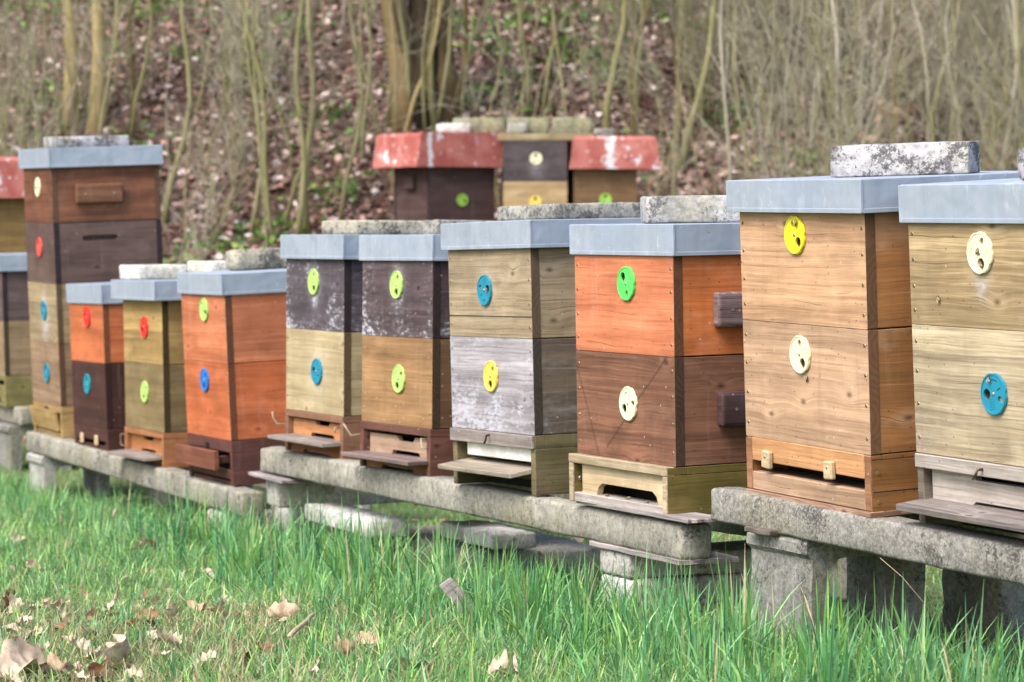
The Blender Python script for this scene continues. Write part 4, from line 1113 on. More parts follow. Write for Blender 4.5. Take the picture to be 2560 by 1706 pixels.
UM = concrete('u_block', (0.235, 0.23, 0.215), (0.07, 0.07, 0.06), 0.2, 0.15, (0.16, 0.155, 0.10), 0.6)
UM2 = concrete('u_block_pale', (0.36, 0.355, 0.34), (0.12, 0.12, 0.11), 0.1, 0.15, (0.28, 0.265, 0.20), 0.7)
def u_block(key, s, label, mat, L=0.27, dep=0.285, leg=0.048, cap=0.042, back=0.0, z1=None, cat='block', hgt=None):
    """Trough-shaped concrete block standing on its two legs, tunnel running along the row."""
    a, d, n, h, LL, dz = rowframe(key)
    p = a + d * s + n * back
    z1 = (a.z + dz * s / LL) - h - 0.004 if z1 is None else z1
    g0 = float(gz(p.x, p.y)) - 0.06
    if hgt: g0 = z1 - hgt
    H_ = z1 - g0
    bm = bmesh.new()
    # profile in (y, z): legs, rounded arch, cap ledge proud of the legs
    r = 0.04
    arch = [(leg, 0)]
    for k in range(6):
        an = math.pi - (math.pi / 2) * k / 5
        arch.append((leg + r + r * math.cos(an), H_ - cap - r + r * math.sin(an)))
    for k in range(6):
        an = math.pi / 2 - (math.pi / 2) * k / 5
        arch.append((dep - leg - r + r * math.cos(an), H_ - cap - r + r * math.sin(an)))
    arch.append((dep - leg, 0))
    prof = [(0, 0)] + arch + [(dep, 0), (dep, H_ - cap), (dep + 0.012, H_ - cap + 0.012), (dep + 0.012, H_ - 0.008), (dep + 0.004, H_), (-0.004, H_), (-0.012, H_ - 0.008), (-0.012, H_ - cap + 0.012), (0, H_ - cap)]
    plate(bm, prof, [], 0, L)
    bm.transform(Matrix(((0, 1, 0, 0), (1, 0, 0, 0), (0, 0, 1, 0), (0, 0, 0, 1))))
    for _ in range(3):
        es = [e for e in bm.edges if e.calc_length() > 0.05]
        if es: bmesh.ops.subdivide_edges(bm, edges=es, cuts=1)
        bmesh.ops.triangulate(bm, faces=[f for f in bm.faces if len(f.verts) > 4])
    for v in bm.verts:
        v.co += Vector((mnoise.noise(v.co * 17), mnoise.noise(v.co * 17 + Vector((5, 5, 5))), mnoise.noise(v.co * 15 + Vector((9, 2, 1))))) * 0.0035
    o = finish(bm, 'concrete_support', mat)
    M = Matrix((d, n, Vector((0, 0, 1)))).transposed().to_4x4()
    M.translation = (p.x, p.y, g0)
    o.matrix_world = M
    return tag(o, label, cat, 'concrete supports under the beams')
u_block('R', 0.14, 'arched concrete block standing at the left end of the right-hand beam', UM, L=0.235, back=0.02, dep=0.30, leg=0.044)

u_block('L', 0.06, 'pale arched block under the far left end of the left beam', UM2, L=0.25, back=0.0)
u_block('K', 1.08, 'arched block at the left edge under the short beam', UM, L=0.30, back=-0.06)
u_block('L', 1.0, 'dark arched block set back under the middle of the left beam', UM, L=0.12, back=0.25)
u_block('L', 1.45, 'second dark block set back under the left beam', UM, L=0.14, back=0.2)

def sup(key, s, back, sx, sy, z0, z1, mat, label, rot=0.0, bev=0.012, name='concrete_support', cat='block', grp='concrete supports under the beams', amp=0.004, tilt=0.0):
    a, d, n, h, LL, dz = rowframe(key)
    p = a + d * s + n * back
    bm = bmesh.new()
    rough_block(bm, 0, sx, 0, sy, 0, z1 - z0, bev, amp, 0.03, seed=s * 31 + back * 7)
    o = finish(bm, name, mat, None, True)
    M = Matrix((d, n, Vector((0, 0, 1)))).transposed().to_4x4()
    M.translation = (p.x, p.y, z0)
    o.matrix_world = M @ Matrix.Rotation(rd(rot), 4, 'Z') @ Matrix.Rotation(rd(tilt), 4, 'Y')
    return tag(o, label, cat, grp)
PB = concrete('kerb_pale', (0.54, 0.535, 0.515), (0.15, 0.15, 0.14), 0.12, 0.12, (0.34, 0.32, 0.26), 0.7)
PD = concrete('kerb_grey', (0.27, 0.26, 0.225), (0.09, 0.09, 0.08), 0.2, 0.2)
# right end of the middle beam: two kerbs lying crosswise, one on the other
sup('M', 2.70, 0.005, 0.17, 0.50, 0.062, 0.121, PB, 'upper of two pale kerb stones lying crosswise under the middle beam', bev=0.008)
sup('M', 2.71, 0.0, 0.17, 0.50, -0.03, 0.060, PB, 'lower of two pale kerb stones lying crosswise under the middle beam', bev=0.014)
sup('M', 3.10, 0.42, 0.20, 0.14, 0.02, 0.20, PD, 'grey concrete block in the dark gap between the two beams', bev=0.014)
# left end of the middle beam
sup('M', 0.06, 0.0, 0.13, 0.60, -0.01, 0.083, PB, 'pale block crosswise under the left end of the middle beam', bev=0.01)
sup('M', 0.46, 0.0, 0.60, 0.13, -0.022, 0.032, PB, 'long slab lying under the left half of the middle beam', bev=0.008)
sup('M', 1.24, 0.16, 0.40, 0.14, -0.004, 0.042, PB, 'second slab lying under the middle of the long beam', bev=0.007)
sup('M', 0.75, 0.16, 0.80, 0.40, -0.14, -0.024, concrete('shadow_block', (0.20, 0.195, 0.17), (0.06, 0.06, 0.05), 0.3, 0.2), 'dark block standing for the shaded hollow at the bottom of the stack below the middle beam', bev=0.01)  # dark colour stands for the shade in the hollow under the slabs
sup('L', 2.52, 0.0, 0.22, 0.42, -0.16, -0.078, PB, 'pale block under the right end of the left beam', bev=0.01)
sup('L', 2.86, 0.12, 0.20, 0.3, -0.12, -0.02, PB, 'pale broken block in the grass past the end of the left beam', bev=0.012)
sup('R', 0.19, 0.50, 0.22, 0.07, -0.12, 0.235, PD, 'upright concrete slab standing far back under the right-hand beam', bev=0.006)
GB = wood('grey_plank', (0.30, 0.275, 0.275), (0.17, 0.15, 0.15), 1.2, flake=0.2)
def slat(key, s, back, sx, sy, z0, t, label, mat=GB, rot=0.0, roll=0.0):
    a, d, n, h, LL, dz = rowframe(key)
    p = a + d * s + n * back
    bm = bmesh.new(); box(bm, 0, sx, 0, sy, 0, t, 0.002)
    bmesh.ops.subdivide_edges(bm, edges=[e for e in bm.edges if e.calc_length() > 0.06], cuts=8, use_grid_fill=True)
    for v in bm.verts:
        v.co.z += 0.002 * mnoise.noise(v.co * 20); v.co.y += 0.004 * mnoise.noise(Vector((v.co.x * 30, s, 0)))
        if v.co.x > sx - 0.004: v.co.x += 0.008 * mnoise.noise(Vector((v.co.y * 90, v.co.z * 120, s)))
    o = finish(bm, 'shim_board', mat)
    M = Matrix((d, n, Vector((0, 0, 1)))).transposed().to_4x4()
    M.translation = (p.x, p.y, z0)
    o.matrix_world = M @ Matrix.Rotation(rd(rot), 4, 'Z') @ Matrix.Rotation(rd(roll), 4, 'Y')
    return tag(o, label, 'wooden slat', 'thin wooden slats packed under hives and beams')
slat('M', -0.03, -0.03, 0.36, 0.2, 0.084, 0.012, 'grey slat packed under the left end of the middle beam')
slat('M', 2.66, -0.004, 0.50, 0.16, 0.122, 0.013, 'grey slat between the middle beam and the pale kerb stones', roll=-0.6)
slat('M', 2.60, -0.012, 0.62, 0.10, 0.2225, 0.010, 'splintered grey slat on the beam under the orange and brown hive', roll=-0.7)
slat('R', 0.17, -0.02, 0.10, 0.30, 0.243 - 0.006, 0.012, 'short dark slat on the arched block under the right beam', wood('dark_slat', (0.15, 0.13, 0.11), (0.08, 0.065, 0.055), 1.3))

# stake and stick in the grass
bm = bmesh.new()
box(bm, -0.018, 0.018, -0.006, 0.006, -0.1, 0.135, 0.002)
bmesh.ops.subdivide_edges(bm, edges=[e for e in bm.edges if e.calc_length() > 0.05], cuts=6, use_grid_fill=True)
for v in bm.verts:
    v.co.x += 0.006 * mnoise.noise(v.co * 30); v.co.z += (0.012 * mnoise.noise(Vector((v.co.x * 60, 1, 1))) if v.co.z > 0.13 else 0)
o = finish(bm, 'wooden_stake', wood('stake', (0.24, 0.215, 0.215), (0.15, 0.13, 0.13), 1.1, flake=0.1))
pp = at(1195, 1490, 6.75)
o.location = (pp.x, pp.y, float(gz(pp.x, pp.y)))
o.rotation_euler = (rd(-8), rd(-36), rd(6))
tag(o, 'grey broken wooden stake leaning out of the grass before the middle beam', 'stake')

# ------------------------------------------------------------------ leaf litter on the slope
rng = np.random.default_rng(11)
def leaf_field(name, n, xy, size, pal, mat, lift=0.02, flat=0.55, lobes=False, zf=None):
    """n curled dead leaves as one mesh: a 7-vertex blade folded along its midrib."""
    x, y = xy
    L = size * rng.uniform(0.6, 1.25, n); Wd = L * rng.uniform(0.28, 0.42, n)
    t = np.array([-1, -0.45, 0.15, 0.6, 1.0]); wv = np.array([0.0, 0.9, 1.0, 0.6, 0.0])
    curl = rng.uniform(-0.5, 0.9, n); fold = rng.uniform(-0.3, 0.8, n)
    P = np.zeros((n, 8, 3))
    for i, (a, s_, side) in enumerate([(-1, 0, 0), (-0.4, 0.9, -1), (-0.4, 0.9, 1), (0.3, 1.0, -1), (0.3, 1.0, 1), (1, 0, 0), (-0.35, 0, 0), (0.3, 0, 0)]):
        P[:, i, 0] = a * L / 2
        P[:, i, 1] = side * s_ * Wd * (1 + 0.25 * rng.normal(0, 1, n) * abs(side))
        P[:, i, 2] = curl * (a ** 2) * L * 0.3 + abs(side) * fold * Wd * 0.6
    az = rng.uniform(0, 2 * np.pi, n); tx = rng.normal(0, flat, n); ty = rng.normal(0, flat, n)
    def rot(P, ax, an):
        c, s_ = np.cos(an)[:, None], np.sin(an)[:, None]
        i, j = [(1, 2), (2, 0), (0, 1)][ax]
        a, b = P[:, :, i].copy(), P[:, :, j].copy()
        P[:, :, i] = a * c - b * s_; P[:, :, j] = a * s_ + b * c
    rot(P, 0, tx); rot(P, 1, ty); rot(P, 2, az)
    z = (gz(x, y) if zf is None else zf) + lift + rng.uniform(0, lift, n)
    P[:, :, 0] += x[:, None]; P[:, :, 1] += y[:, None]; P[:, :, 2] += z[:, None]
    Fb = np.array([[0, 6, 1, 1], [0, 2, 6, 6], [1, 6, 7, 3], [6, 2, 4, 7], [3, 7, 5, 5], [7, 4, 5, 5]])
    tri = np.array([[0, 6, 1], [0, 2, 6], [1, 6, 7], [1, 7, 3], [6, 2, 4], [6, 4, 7], [3, 7, 5], [7, 4, 5]])
    F = (tri[None] + (np.arange(n) * 8)[:, None, None]).reshape(-1, 3)
    pal = np.array(pal)
    c = pal[rng.integers(0, len(pal), n)] * rng.uniform(0.65, 1.35, (n, 1))
    return mesh_np(name, P.reshape(-1, 3), F, np.repeat(c, 8, 0), mat)

LEAF = attr_mat('dead_leaf', 0.7, 0.15)
PAL = [(0.42, 0.27, 0.215), (0.51, 0.365, 0.31), (0.30, 0.18, 0.14), (0.62, 0.49, 0.44), (0.36, 0.215, 0.165), (0.13, 0.075, 0.06), (0.66, 0.56, 0.52)]
n = 52000
yy = 14.6 + 11.5 * rng.random(n) ** 0.9
xx = rng.uniform(-1, 1, n) * (0.185 * yy + 1.6)
keep = (rng.random(n) < np.clip((yy - 13.5) / 3.5, 0.1, 1))
o = leaf_field('leaf_litter', int(keep.sum()), (xx[keep], yy[keep]), 0.074, PAL, LEAF, 0.014, 0.5)
tag(o, 'brown fallen leaves covering the wooded slope behind the hives', 'leaf litter'); o['kind'] = 'stuff'
# fresh green leaves of woodland herbs, in patches
n = 8500
cx_ = rng.uniform(-5, 5, 240); cy_ = 16.0 + 10 * rng.random(240) ** 0.75
ci = rng.integers(0, 240, n)
xx = cx_[ci] + rng.normal(0, 0.14, n); yy = cy_[ci] + rng.normal(0, 0.12, n)
# patch at the foot of the slope near the tall hive
m = 110
q = hit(510, 640)
xx[:m] = q.x + rng.normal(0.05, 0.22, m); yy[:m] = q.y + rng.normal(0, 0.16, m)
o = leaf_field('woodland_herbs', n, (xx, yy), 0.062, [(0.11, 0.24, 0.045), (0.18, 0.33, 0.07), (0.08, 0.18, 0.05), (0.26, 0.38, 0.10)], attr_mat('herb_leaf', 0.5, 0.3), 0.045, 0.6)
tag(o, 'small fresh green herbs growing through the leaf litter', 'herbs'); o['kind'] = 'stuff'
# white wood anemones
n = 170
xx = rng.uniform(-3.6, 1.5, n); yy = rng.uniform(17.5, 24, n)
xx[:14] = q.x + rng.normal(0, 0.3, 14); yy[:14] = q.y + rng.normal(0, 0.2, 14)
o = leaf_field('white_flowers', n, (xx, yy), 0.045, [(0.75, 0.75, 0.74)], attr_mat('petal', 0.5, 0.3), 0.06, 0.3)
tag(o, 'tiny white spring flowers among the leaf litter', 'flowers'); o['kind'] = 'stuff'

# ------------------------------------------------------------------ trees and shrubs on the slope
BK_G = bark('bark_olive', (0.31, 0.285, 0.165), (0.20, 0.18, 0.095), (0.225, 0.225, 0.08), 0.55)
BK_Y = bark('bark_yellow', (0.56, 0.45, 0.23), (0.38, 0.29, 0.13), (0.24, 0.21, 0.075), 0.4)
BK_GAP = bark('fork_gap_shade', (0.06, 0.045, 0.03), (0.03, 0.023, 0.016), (0.07, 0.065, 0.03), 0.3)  # near-black trunk colour stands for the shadowed gap between the forked trunks
BK_D = bark('bark_dark', (0.155, 0.115, 0.062), (0.085, 0.062, 0.034), (0.13, 0.13, 0.04), 0.5)
BK_T = bark('twig_grey', (0.42, 0.385, 0.31), (0.28, 0.25, 0.19), (0.29, 0.285, 0.15), 0.5)
BK_B = bark('bark_brown', (0.27, 0.195, 0.105), (0.16, 0.11, 0.058), (0.19, 0.17, 0.06), 0.4)

def stem_pts(R, h, lean, wob, n=9):
    pts = []
    ph = [R.uniform(0, 6.28) for _ in range(4)]
    for i in range(n):
        t = i / (n - 1)
        pts.append(Vector((lean[0] * t * h + wob * (math.sin(ph[0] + t * 5) - math.sin(ph[0])) * 0.5 + wob * 0.35 * (math.sin(ph[2] + t * 13) - math.sin(ph[2])),
                           lean[1] * t * h + wob * (math.sin(ph[1] + t * 4) - math.sin(ph[1])) * 0.5, t * h)))
    return pts

def twig(bm, R, p, d, L, r, depth):
    pts = [p.copy()]
    q = p.copy(); d = d.copy()
    for i in range(4):
        d = (d + Vector((R.gauss(0, 0.16), R.gauss(0, 0.16), R.gauss(0.05, 0.1)))).normalized()
        q = q + d * L / 4
        pts.append(q.copy())
    tube_bm(bm, pts, [r, r * 0.85, r * 0.7, r * 0.5, r * 0.25], 4)
    if depth > 0:
        for i in range(R.randint(1, 3)):
            k = R.randint(1, 3)
            dd = (d + Vector((R.gauss(0, 0.7), R.gauss(0, 0.7), R.gauss(0.1, 0.4)))).normalized()
            twig(bm, R, pts[k], dd, L * R.uniform(0.4, 0.75), r * 0.55, depth - 1)

def tree_mesh(seed, h, r, lean=(0, 0), wob=0.12, nb=6, root=0.0, bl=1.0):
    R = random.Random(seed)
    pts = stem_pts(R, h, lean, wob, 12)
    pts[0].z -= 0.12
    rad = [r * (1 - 0.55 * i / 11) * (1 + 0.06 * R.gauss(0, 1)) + (root * r if i == 0 else root * r * 0.35 if i == 1 else 0) for i in range(12)]
    b1 = bmesh.new(); tube_bm(b1, pts, rad, 8)
    b2s = []
    b2 = bmesh.new()
    for k in range(nb):
        if nb <= 3:
            b2 = bmesh.new(); b2s.append(b2)
        i = R.randint(2, 10)
        a = R.uniform(0, 6.28)
        d = Vector((math.cos(a), math.sin(a) * 0.7, R.uniform(0.2, 1.3))).normalized()
        twig(b2, R, pts[i], d, R.uniform(0.5, 1.1) * bl, max(0.0025, min(rad[i] * 0.33, 0.0048)), 2)
    return b1, (b2s or [b2])

def tree(p, h, r, mat, label, group, seed, lean=(0, 0), wob=0.12, nb=6, root=0.0, cat='tree', name='bare_tree', bl=1.0):
    t = thing(name, label, cat, p, (0, 0, 0), group)
    b1, b2 = tree_mesh(seed, h, r, lean, wob, nb, root, bl)
    finish(b1, 'trunk', mat, t, True)
    for b_2 in b2:
        finish(b_2, 'branch' if nb <= 3 else 'branches', BK_T if r < 0.045 else mat, t, True)
    return t

TG = 'bare trees and saplings on the slope'
# the stems one can pick out: photo column at the top edge, column and row of the foot, width (px), bark, label
PICK = [
 (163, 174, 330, 30, BK_Y, 'yellowish knotted tree trunk, left of a smoother yellow trunk, above the tall hive'),
 (250, 240, 332, 31, BK_Y, 'smooth pale yellow tree trunk right above the lid of the tall hive'),
 (362, 318, 345, 15, BK_D, 'dark crooked sapling just right of the yellow trunks'),
 (330, 322, 350, 12, BK_G, 'thin olive sapling between the yellow trunks and a dark crooked one'),
 (425, 405, 560, 17, BK_G, 'olive sapling rising behind the right rim of the tall hive\'s lid'),
 (10, 55, 375, 10, BK_D, 'thin dark stem leaning left above the left-edge hives'),
 (75, 62, 370, 9, BK_G, 'thin greenish stem at the left edge, upright'),
 (88, 100, 350, 9, BK_D, 'thin dark stem left of the yellow trunks'),
 (632, 618, 600, 13, BK_G, 'slim grey-green stem left in the clump between the tall hive and the red hood'),
 (655, 690, 610, 15, BK_G, 'olive stem leaning right in the clump left of the red hood'),
 (760, 700, 580, 13, BK_G, 'olive stem leaning left in the clump left of the red hood'),
 (705, 735, 620, 18, BK_G, 'thick mossy stem right in the clump left of the red hood'),
 (790, 772, 600, 21, BK_G, 'stout grey-green stem left of the red hood, straight'),
 (862, 845, 560, 14, BK_G, 'straight olive stem near the left corner of the red hood'),
 (920, 905, 420, 13, BK_G, 'olive stem rising just behind the left corner of the red hood'),
 (980, 1022, 312, 62, BK_B, 'thick brown trunk at the left of the big forked tree behind the hoods'),
 (1045, 1060, 305, 88, BK_GAP, 'black trunk standing for the shadowed gap in the middle of the big forked tree behind the hoods'),
 (1105, 1110, 295, 66, BK_B, 'thick tawny trunk at the right of the big forked tree behind the hoods'),
 (1010, 985, 330, 14, BK_G, 'thin pale stem before the left trunk of the big forked tree'),
 (1050, 1000, 345, 11, BK_Y, 'yellow lichen-covered stem crossing before the big forked tree'),
 (1150, 1080, 330, 15, BK_G, 'grey-green stem leaning right across the big forked tree'),
 (1075, 1065, 340, 10, BK_G, 'thin straight stem in front of the big forked tree'),
 (945, 955, 350, 11, BK_G, 'thin grey stem standing left beside the big forked tree'),
 (1215, 1140, 300, 16, BK_G, 'stem leaning right, just right of the big forked tree'),
 (1300, 1320, 290, 12, BK_G, 'slim stem behind the mossy blocks on the board, left'),
 (1330, 1352, 300, 11, BK_G, 'slim stem behind the mossy blocks on the board, right'),
 (1420, 1390, 300, 10, BK_D, 'thin dark stem behind the right end of the board'),
 (1530, 1515, 360, 22, BK_G, 'olive trunk forked low, right behind the right red hood'),
 (1560, 1600, 400, 15, BK_G, 'olive stem right of the right red hood, leaning left'),
 (1640, 1590, 420, 14, BK_D, 'dark stem leaning right beyond the right red hood'),
 (1790, 1700, 430, 20, BK_G, 'thick olive stem leaning right, between the right red hood and the tan hive'),
 (1740, 1690, 400, 11, BK_D, 'thin dark stem between the right red hood and the tan hive'),
 (1950, 2000, 400, 9, BK_G, 'thin green stem above the left part of the tan hive\'s lid'),
 (1000, 965, 325, 16, BK_G, 'grey-green stem at the far left of the big forked tree'),
 (1028, 1012, 330, 18, BK_G, 'mossy stem hugging the left trunk of the big forked tree'),
 (1062, 1082, 320, 17, BK_D, 'dark slim stem rising from the heart of the big forked tree'),
 (1120, 1092, 325, 19, BK_G, 'grey-green stem hugging the right trunk of the big forked tree'),
 (1160, 1112, 318, 13, BK_D, 'dark slim stem leaning right from the foot of the big forked tree'),
 (960, 1020, 325, 13, BK_D, 'dark slim stem leaning left from the foot of the big forked tree'),
 (2035, 2030, 380, 10, BK_T, 'thin pale stem left of the freckled block on the tan hive'),
 (2085, 2110, 370, 12, BK_T, 'pale stem above the left end of the freckled block on the tan hive'),
 (2150, 2145, 360, 12, BK_T, 'pale upright stem above the middle of the freckled block'),
 (2205, 2210, 360, 11, BK_T, 'second pale upright stem above the freckled block'),
 (2215, 2222, 340, 18, BK_B, 'reddish brown trunk high up behind the freckled block'),
 (2380, 2395, 400, 12, BK_T, 'pale stem above the right end of the freckled block'),
 (2480, 2500, 420, 10, BK_T, 'thin pale stem near the right picture edge'),
]
for i, (xt, xb_, yb, wpx, mt, lab) in enumerate(PICK):
    p = hit(xb_, yb)
    r = wpx * (1.2 if wpx > 24 else 0.85) / FPX * p.y / 2
    span = (576 - 0) / FPX * p.y + CAMZ - p.z + 0.25       # height of the stem inside the picture
    top = at(xt, 0, p.y)
    lean = ((top.x - p.x) / max(0.3, (top.z - p.z)), 0.0)
    h = max(3.2, span * 1.5)
    big = wpx > 24
    tree(p, h, r, mt, lab, TG, 100 + i, lean, 0.05 if big else 0.13, 3 if big else 7, 0.5 if big else 0.2)

# many more saplings that nothing tells apart: six stems copied over the slope
protos = []
R = random.Random(5)
for k in range(9):
    t = thing('bare_sapling', 'slim bare sapling, one of many, on the leaf-strewn slope', 'sapling', (0, 0, -50), (0, 0, 0), 'slim bare saplings crowding the slope')
    b1, b2 = tree_mesh(300 + k, R.uniform(3.0, 4.2), R.uniform(0.007, 0.015), (R.uniform(-0.10, 0.10), 0), 0.16, 8)
    finish(b1, 'trunk', BK_G if k % 3 else BK_T, t, True)
    finish(b2[0], 'branches', BK_T, t, True)
    protos.append(t)
used = set()
def dup(src, p, rz, sc, label=None):
    if id(src) not in used:
        used.add(id(src)); t = src
    else:
        t = src.copy(); COL.objects.link(t)
        for ch in src.children:
            c = ch.copy(); COL.objects.link(c); c.parent = t
    t.location = p; t.rotation_euler = (R.gauss(0, 0.05), R.gauss(0, 0.05), rz); t.scale = (sc, sc, sc)
    return t
cnt = 0
while cnt < 95:
    Y = R.uniform(17.6, 25.0)
    f = R.uniform(-1.25, 1.25)
    X = f * 0.183 * Y
    px = 1280 + X / Y * FPX
    dens = 0.25 if px < 560 else 0.4 if px < 900 else 0.3 if px < 1550 else 0.7 if px < 1800 else 1.0
    if 880 < px < 1640 and Y < 19.5: continue
    if 420 < px < 600: dens *= 0.4
    if R.random() > dens: continue
    dup(protos[cnt % 9], (X, Y, float(gz(X, Y))), R.uniform(0, 6.28), R.uniform(0.7, 1.15))
    cnt += 1

# bushy thickets: many thin shoots from one foot, thickest at the right
sprotos = []
used2 = set()
for k in range(5):
    t = thing('bare_shrub', 'bushy bare shrub of thin grey shoots, one of many, on the slope', 'shrub', (0, 0, -50), (0, 0, 0), 'bushy bare shrubs on the slope')
    RR = random.Random(700 + k)
    bm = bmesh.new(); b2 = bmesh.new()
    for j in range(9):
        a = RR.uniform(0, 6.28); sp = RR.uniform(0.05, 0.42)
        pts = stem_pts(RR, RR.uniform(1.2, 2.6), (math.cos(a) * sp, math.sin(a) * sp), 0.12, 8)
        for q_ in pts: q_ += Vector((math.cos(a), math.sin(a), 0)) * 0.05
        r = RR.uniform(0.005, 0.010)
        tube_bm(bm, pts, [r * (1 - 0.7 * i / 7) for i in range(8)], 5)
        for i in range(6):
            kk = RR.randint(1, 6)
            d = Vector((RR.gauss(0, 0.7), RR.gauss(0, 0.5), RR.uniform(0.1, 1.0))).normalized()
            twig(b2, RR, pts[kk], d, RR.uniform(0.3, 0.7), 0.0036, 2)
    finish(bm, 'stems', BK_T if k % 2 else BK_G, t, True)
    finish(b2, 'branches', BK_T, t, True)
    sprotos.append(t)
cnt = 0
while cnt < 78:
    Y = R.uniform(17.4, 24.5)
    X = R.uniform(-1.2, 1.2) * 0.183 * Y
    px = 1280 + X / Y * FPX
    dens = 0.12 if px < 1500 else 0.45 if px < 1850 else 1.0
    if 880 < px < 1640 and Y < 19.5: continue
    if R.random() > dens: continue
    dup(sprotos[cnt % 5], (X, Y, float(gz(X, Y))), R.uniform(0, 6.28), R.uniform(0.65, 1.1))
    cnt += 1
# leaves still hanging in the right-hand brush
n = 90
Yh = rng.uniform(17.8, 19.5, n); Xh = rng.uniform(1.75, 3.3, n)
Xh[:30] = at(2240, 280, 18.5).x + rng.normal(0, 0.07, 30); Yh[:30] = 18.5 + rng.normal(0, 0.1, 30)
zf = gz(Xh, Yh) + rng.uniform(0.1, 1.1, n); zf[:30] = at(2240, 280, 18.5).z + rng.normal(0, 0.04, 30)
o = leaf_field('withered_leaves', n, (Xh, Yh), 0.07, [(0.50, 0.36, 0.25), (0.42, 0.27, 0.17)], LEAF, 0.0, 0.9, zf=zf)
tag(o, 'withered tan leaves caught in the brush at the right', 'withered leaves'); o['kind'] = 'stuff'

# ------------------------------------------------------------------ grass
GRASS = attr_mat('grass_blade', 0.45, 0.35, 0.35)
def near_line(x, y, key):
    """distance in front of a beam's front edge (negative: behind) and position along it"""
    a, d, n, h, L, dz = rowframe(key)
    dx, dy = x - a.x, y - a.y
    return -(dx * n.x + dy * n.y), (dx * d.x + dy * d.y) / L

def grass(name, x, y, L, lean, w, col, label):
    n = len(x)
    az = rng.uniform(0, 2 * np.pi, n)
    dx, dy = np.cos(az), np.sin(az)
    tw = az + np.pi / 2 + rng.normal(0, 0.6, n)
    sx, sy = np.cos(tw), np.sin(tw)
    z0 = gz(x, y) - 0.012
    ts = np.array([0, 0.28, 0.55, 0.8, 1.0]); ws = np.array([0.75, 1.0, 0.85, 0.55, 0.05])
    P = np.zeros((n, 10, 3))
    droop = rng.uniform(0.1, 0.9, n) * lean
    for i, (t, wv) in enumerate(zip(ts, ws)):
        out = L * (lean * 0.35 * t + droop * 0.75 * t ** 2.2)
        up = L * (t - 0.45 * np.minimum(1.2, lean + droop * 0.6) * t ** 2.0 * 0.8)
        for j, sg in enumerate((-1, 1)):
            P[:, i * 2 + j, 0] = x + dx * out + sg * sx * w * wv / 2
            P[:, i * 2 + j, 1] = y + dy * out + sg * sy * w * wv / 2
            P[:, i * 2 + j, 2] = z0 + np.maximum(up, 0.01 * t)
    q4 = np.array([[0, 1, 3, 2], [2, 3, 5, 4], [4, 5, 7, 6], [6, 7, 9, 8]])
    F = (q4[None] + (np.arange(n) * 10)[:, None, None]).reshape(-1, 4)
    o = mesh_np(name, P.reshape(-1, 3), F, np.repeat(col, 10, 0), GRASS)
    tag(o, label, 'grass'); o['kind'] = 'stuff'
    return o

def vnoise(x, y, f, s):
    return np.array([mnoise.noise(Vector((a * f + s, b * f - s, s * 1.7))) for a, b in zip(x, y)])

def scatter(n, y0, y1, pw=1.0):
    y = y0 + (y1 - y0) * rng.random(n) ** pw
    return rng.uniform(-1, 1, n) * (0.187 * y + 0.75), y

G1 = np.array([(0.11, 0.30, 0.10), (0.15, 0.36, 0.135), (0.20, 0.41, 0.11), (0.085, 0.25, 0.11), (0.29, 0.49, 0.22), (0.17, 0.34, 0.085)])
STRAW = np.array([(0.50, 0.42, 0.24), (0.42, 0.36, 0.20), (0.56, 0.50, 0.32)])
def zones(x, y):
    """how strongly long tufts grow here (before the beams), and whether the spot lies under or behind the beams"""
    tall = np.zeros(len(x))
    for key, amp in (('R', 0.9), ('M', 1.25), ('L', 0.7)):
        d, s_ = near_line(x, y, key)
        a_ = amp * (np.where(s_ > 0.75, 0.55, 1.0) if key == 'M' else 1.0)
        tall = np.maximum(tall, np.where((s_ > -0.1) & (s_ < 1.15), np.exp(-((d - 0.28) / 0.24) ** 2) * (d > -0.08), 0) * a_)
    dM, sM = near_line(x, y, 'M'); dR, sR = near_line(x, y, 'R'); dL, sL = near_line(x, y, 'L')
    back = np.where(sM > 1.0, dR < -0.45, np.where(sM > -0.05, dM < -0.45, dL < -0.45))
    under = (~back) & np.where(sM > 1.0, dR < -0.05, np.where(sM > -0.05, dM < -0.05, dL < -0.05))
    right = np.clip((x + 0.55 - (y - 5.4) * -0.2) / 1.0, 0, 1) * np.clip((8.4 - y) / 1.5, 0, 1)
    return tall, back, under, right

# short lawn: fine blades, bent over, mixed with straw
n = 150000
x, y = scatter(n, 5.0, 13.8, 1.2)
tall, back, under, right = zones(x, y)
pn = vnoise(x, y, 1.6, 4.2); pn2 = vnoise(x, y, 4.5, 9.1)
L = 0.042 + 0.045 * rng.random(n) + 0.035 * np.clip(pn + 0.2, 0, 1) * rng.random(n) + 0.045 * right * rng.random(n) + 0.05 * tall * rng.random(n)
L = np.where(back, 0.035 + 0.03 * rng.random(n), L)
strawp = np.clip(0.17 - 0.5 * (x + 0.1), 0.04, 0.50) * np.clip((7.7 - y) / 1.4, 0, 1) + np.clip(-pn2 - 0.2, 0, 1) * 0.7 + 0.04
strawp = np.where((tall > 0.45) | (right > 0.7), strawp * 0.5, strawp)
isst = rng.random(n) < strawp
col = G1[rng.integers(0, len(G1), n)] * rng.uniform(0.7, 1.35, (n, 1))
lt = rng.random(n) < np.where(back, 0.8, 0.30 + 0.35 * np.clip(pn + 0.2, 0, 1))
col = np.where(lt[:, None], col * np.array([1.9, 1.5, 1.4]), col)
col = np.where(isst[:, None], STRAW[rng.integers(0, 3, n)] * rng.uniform(0.6, 1.1, (n, 1)), col)
lean = np.clip(rng.normal(0.75, 0.32, n), 0.1, 1.4)
w = np.clip(0.0020 + 0.014 * L + rng.normal(0, 0.0006, n), 0.0014, 0.0042)
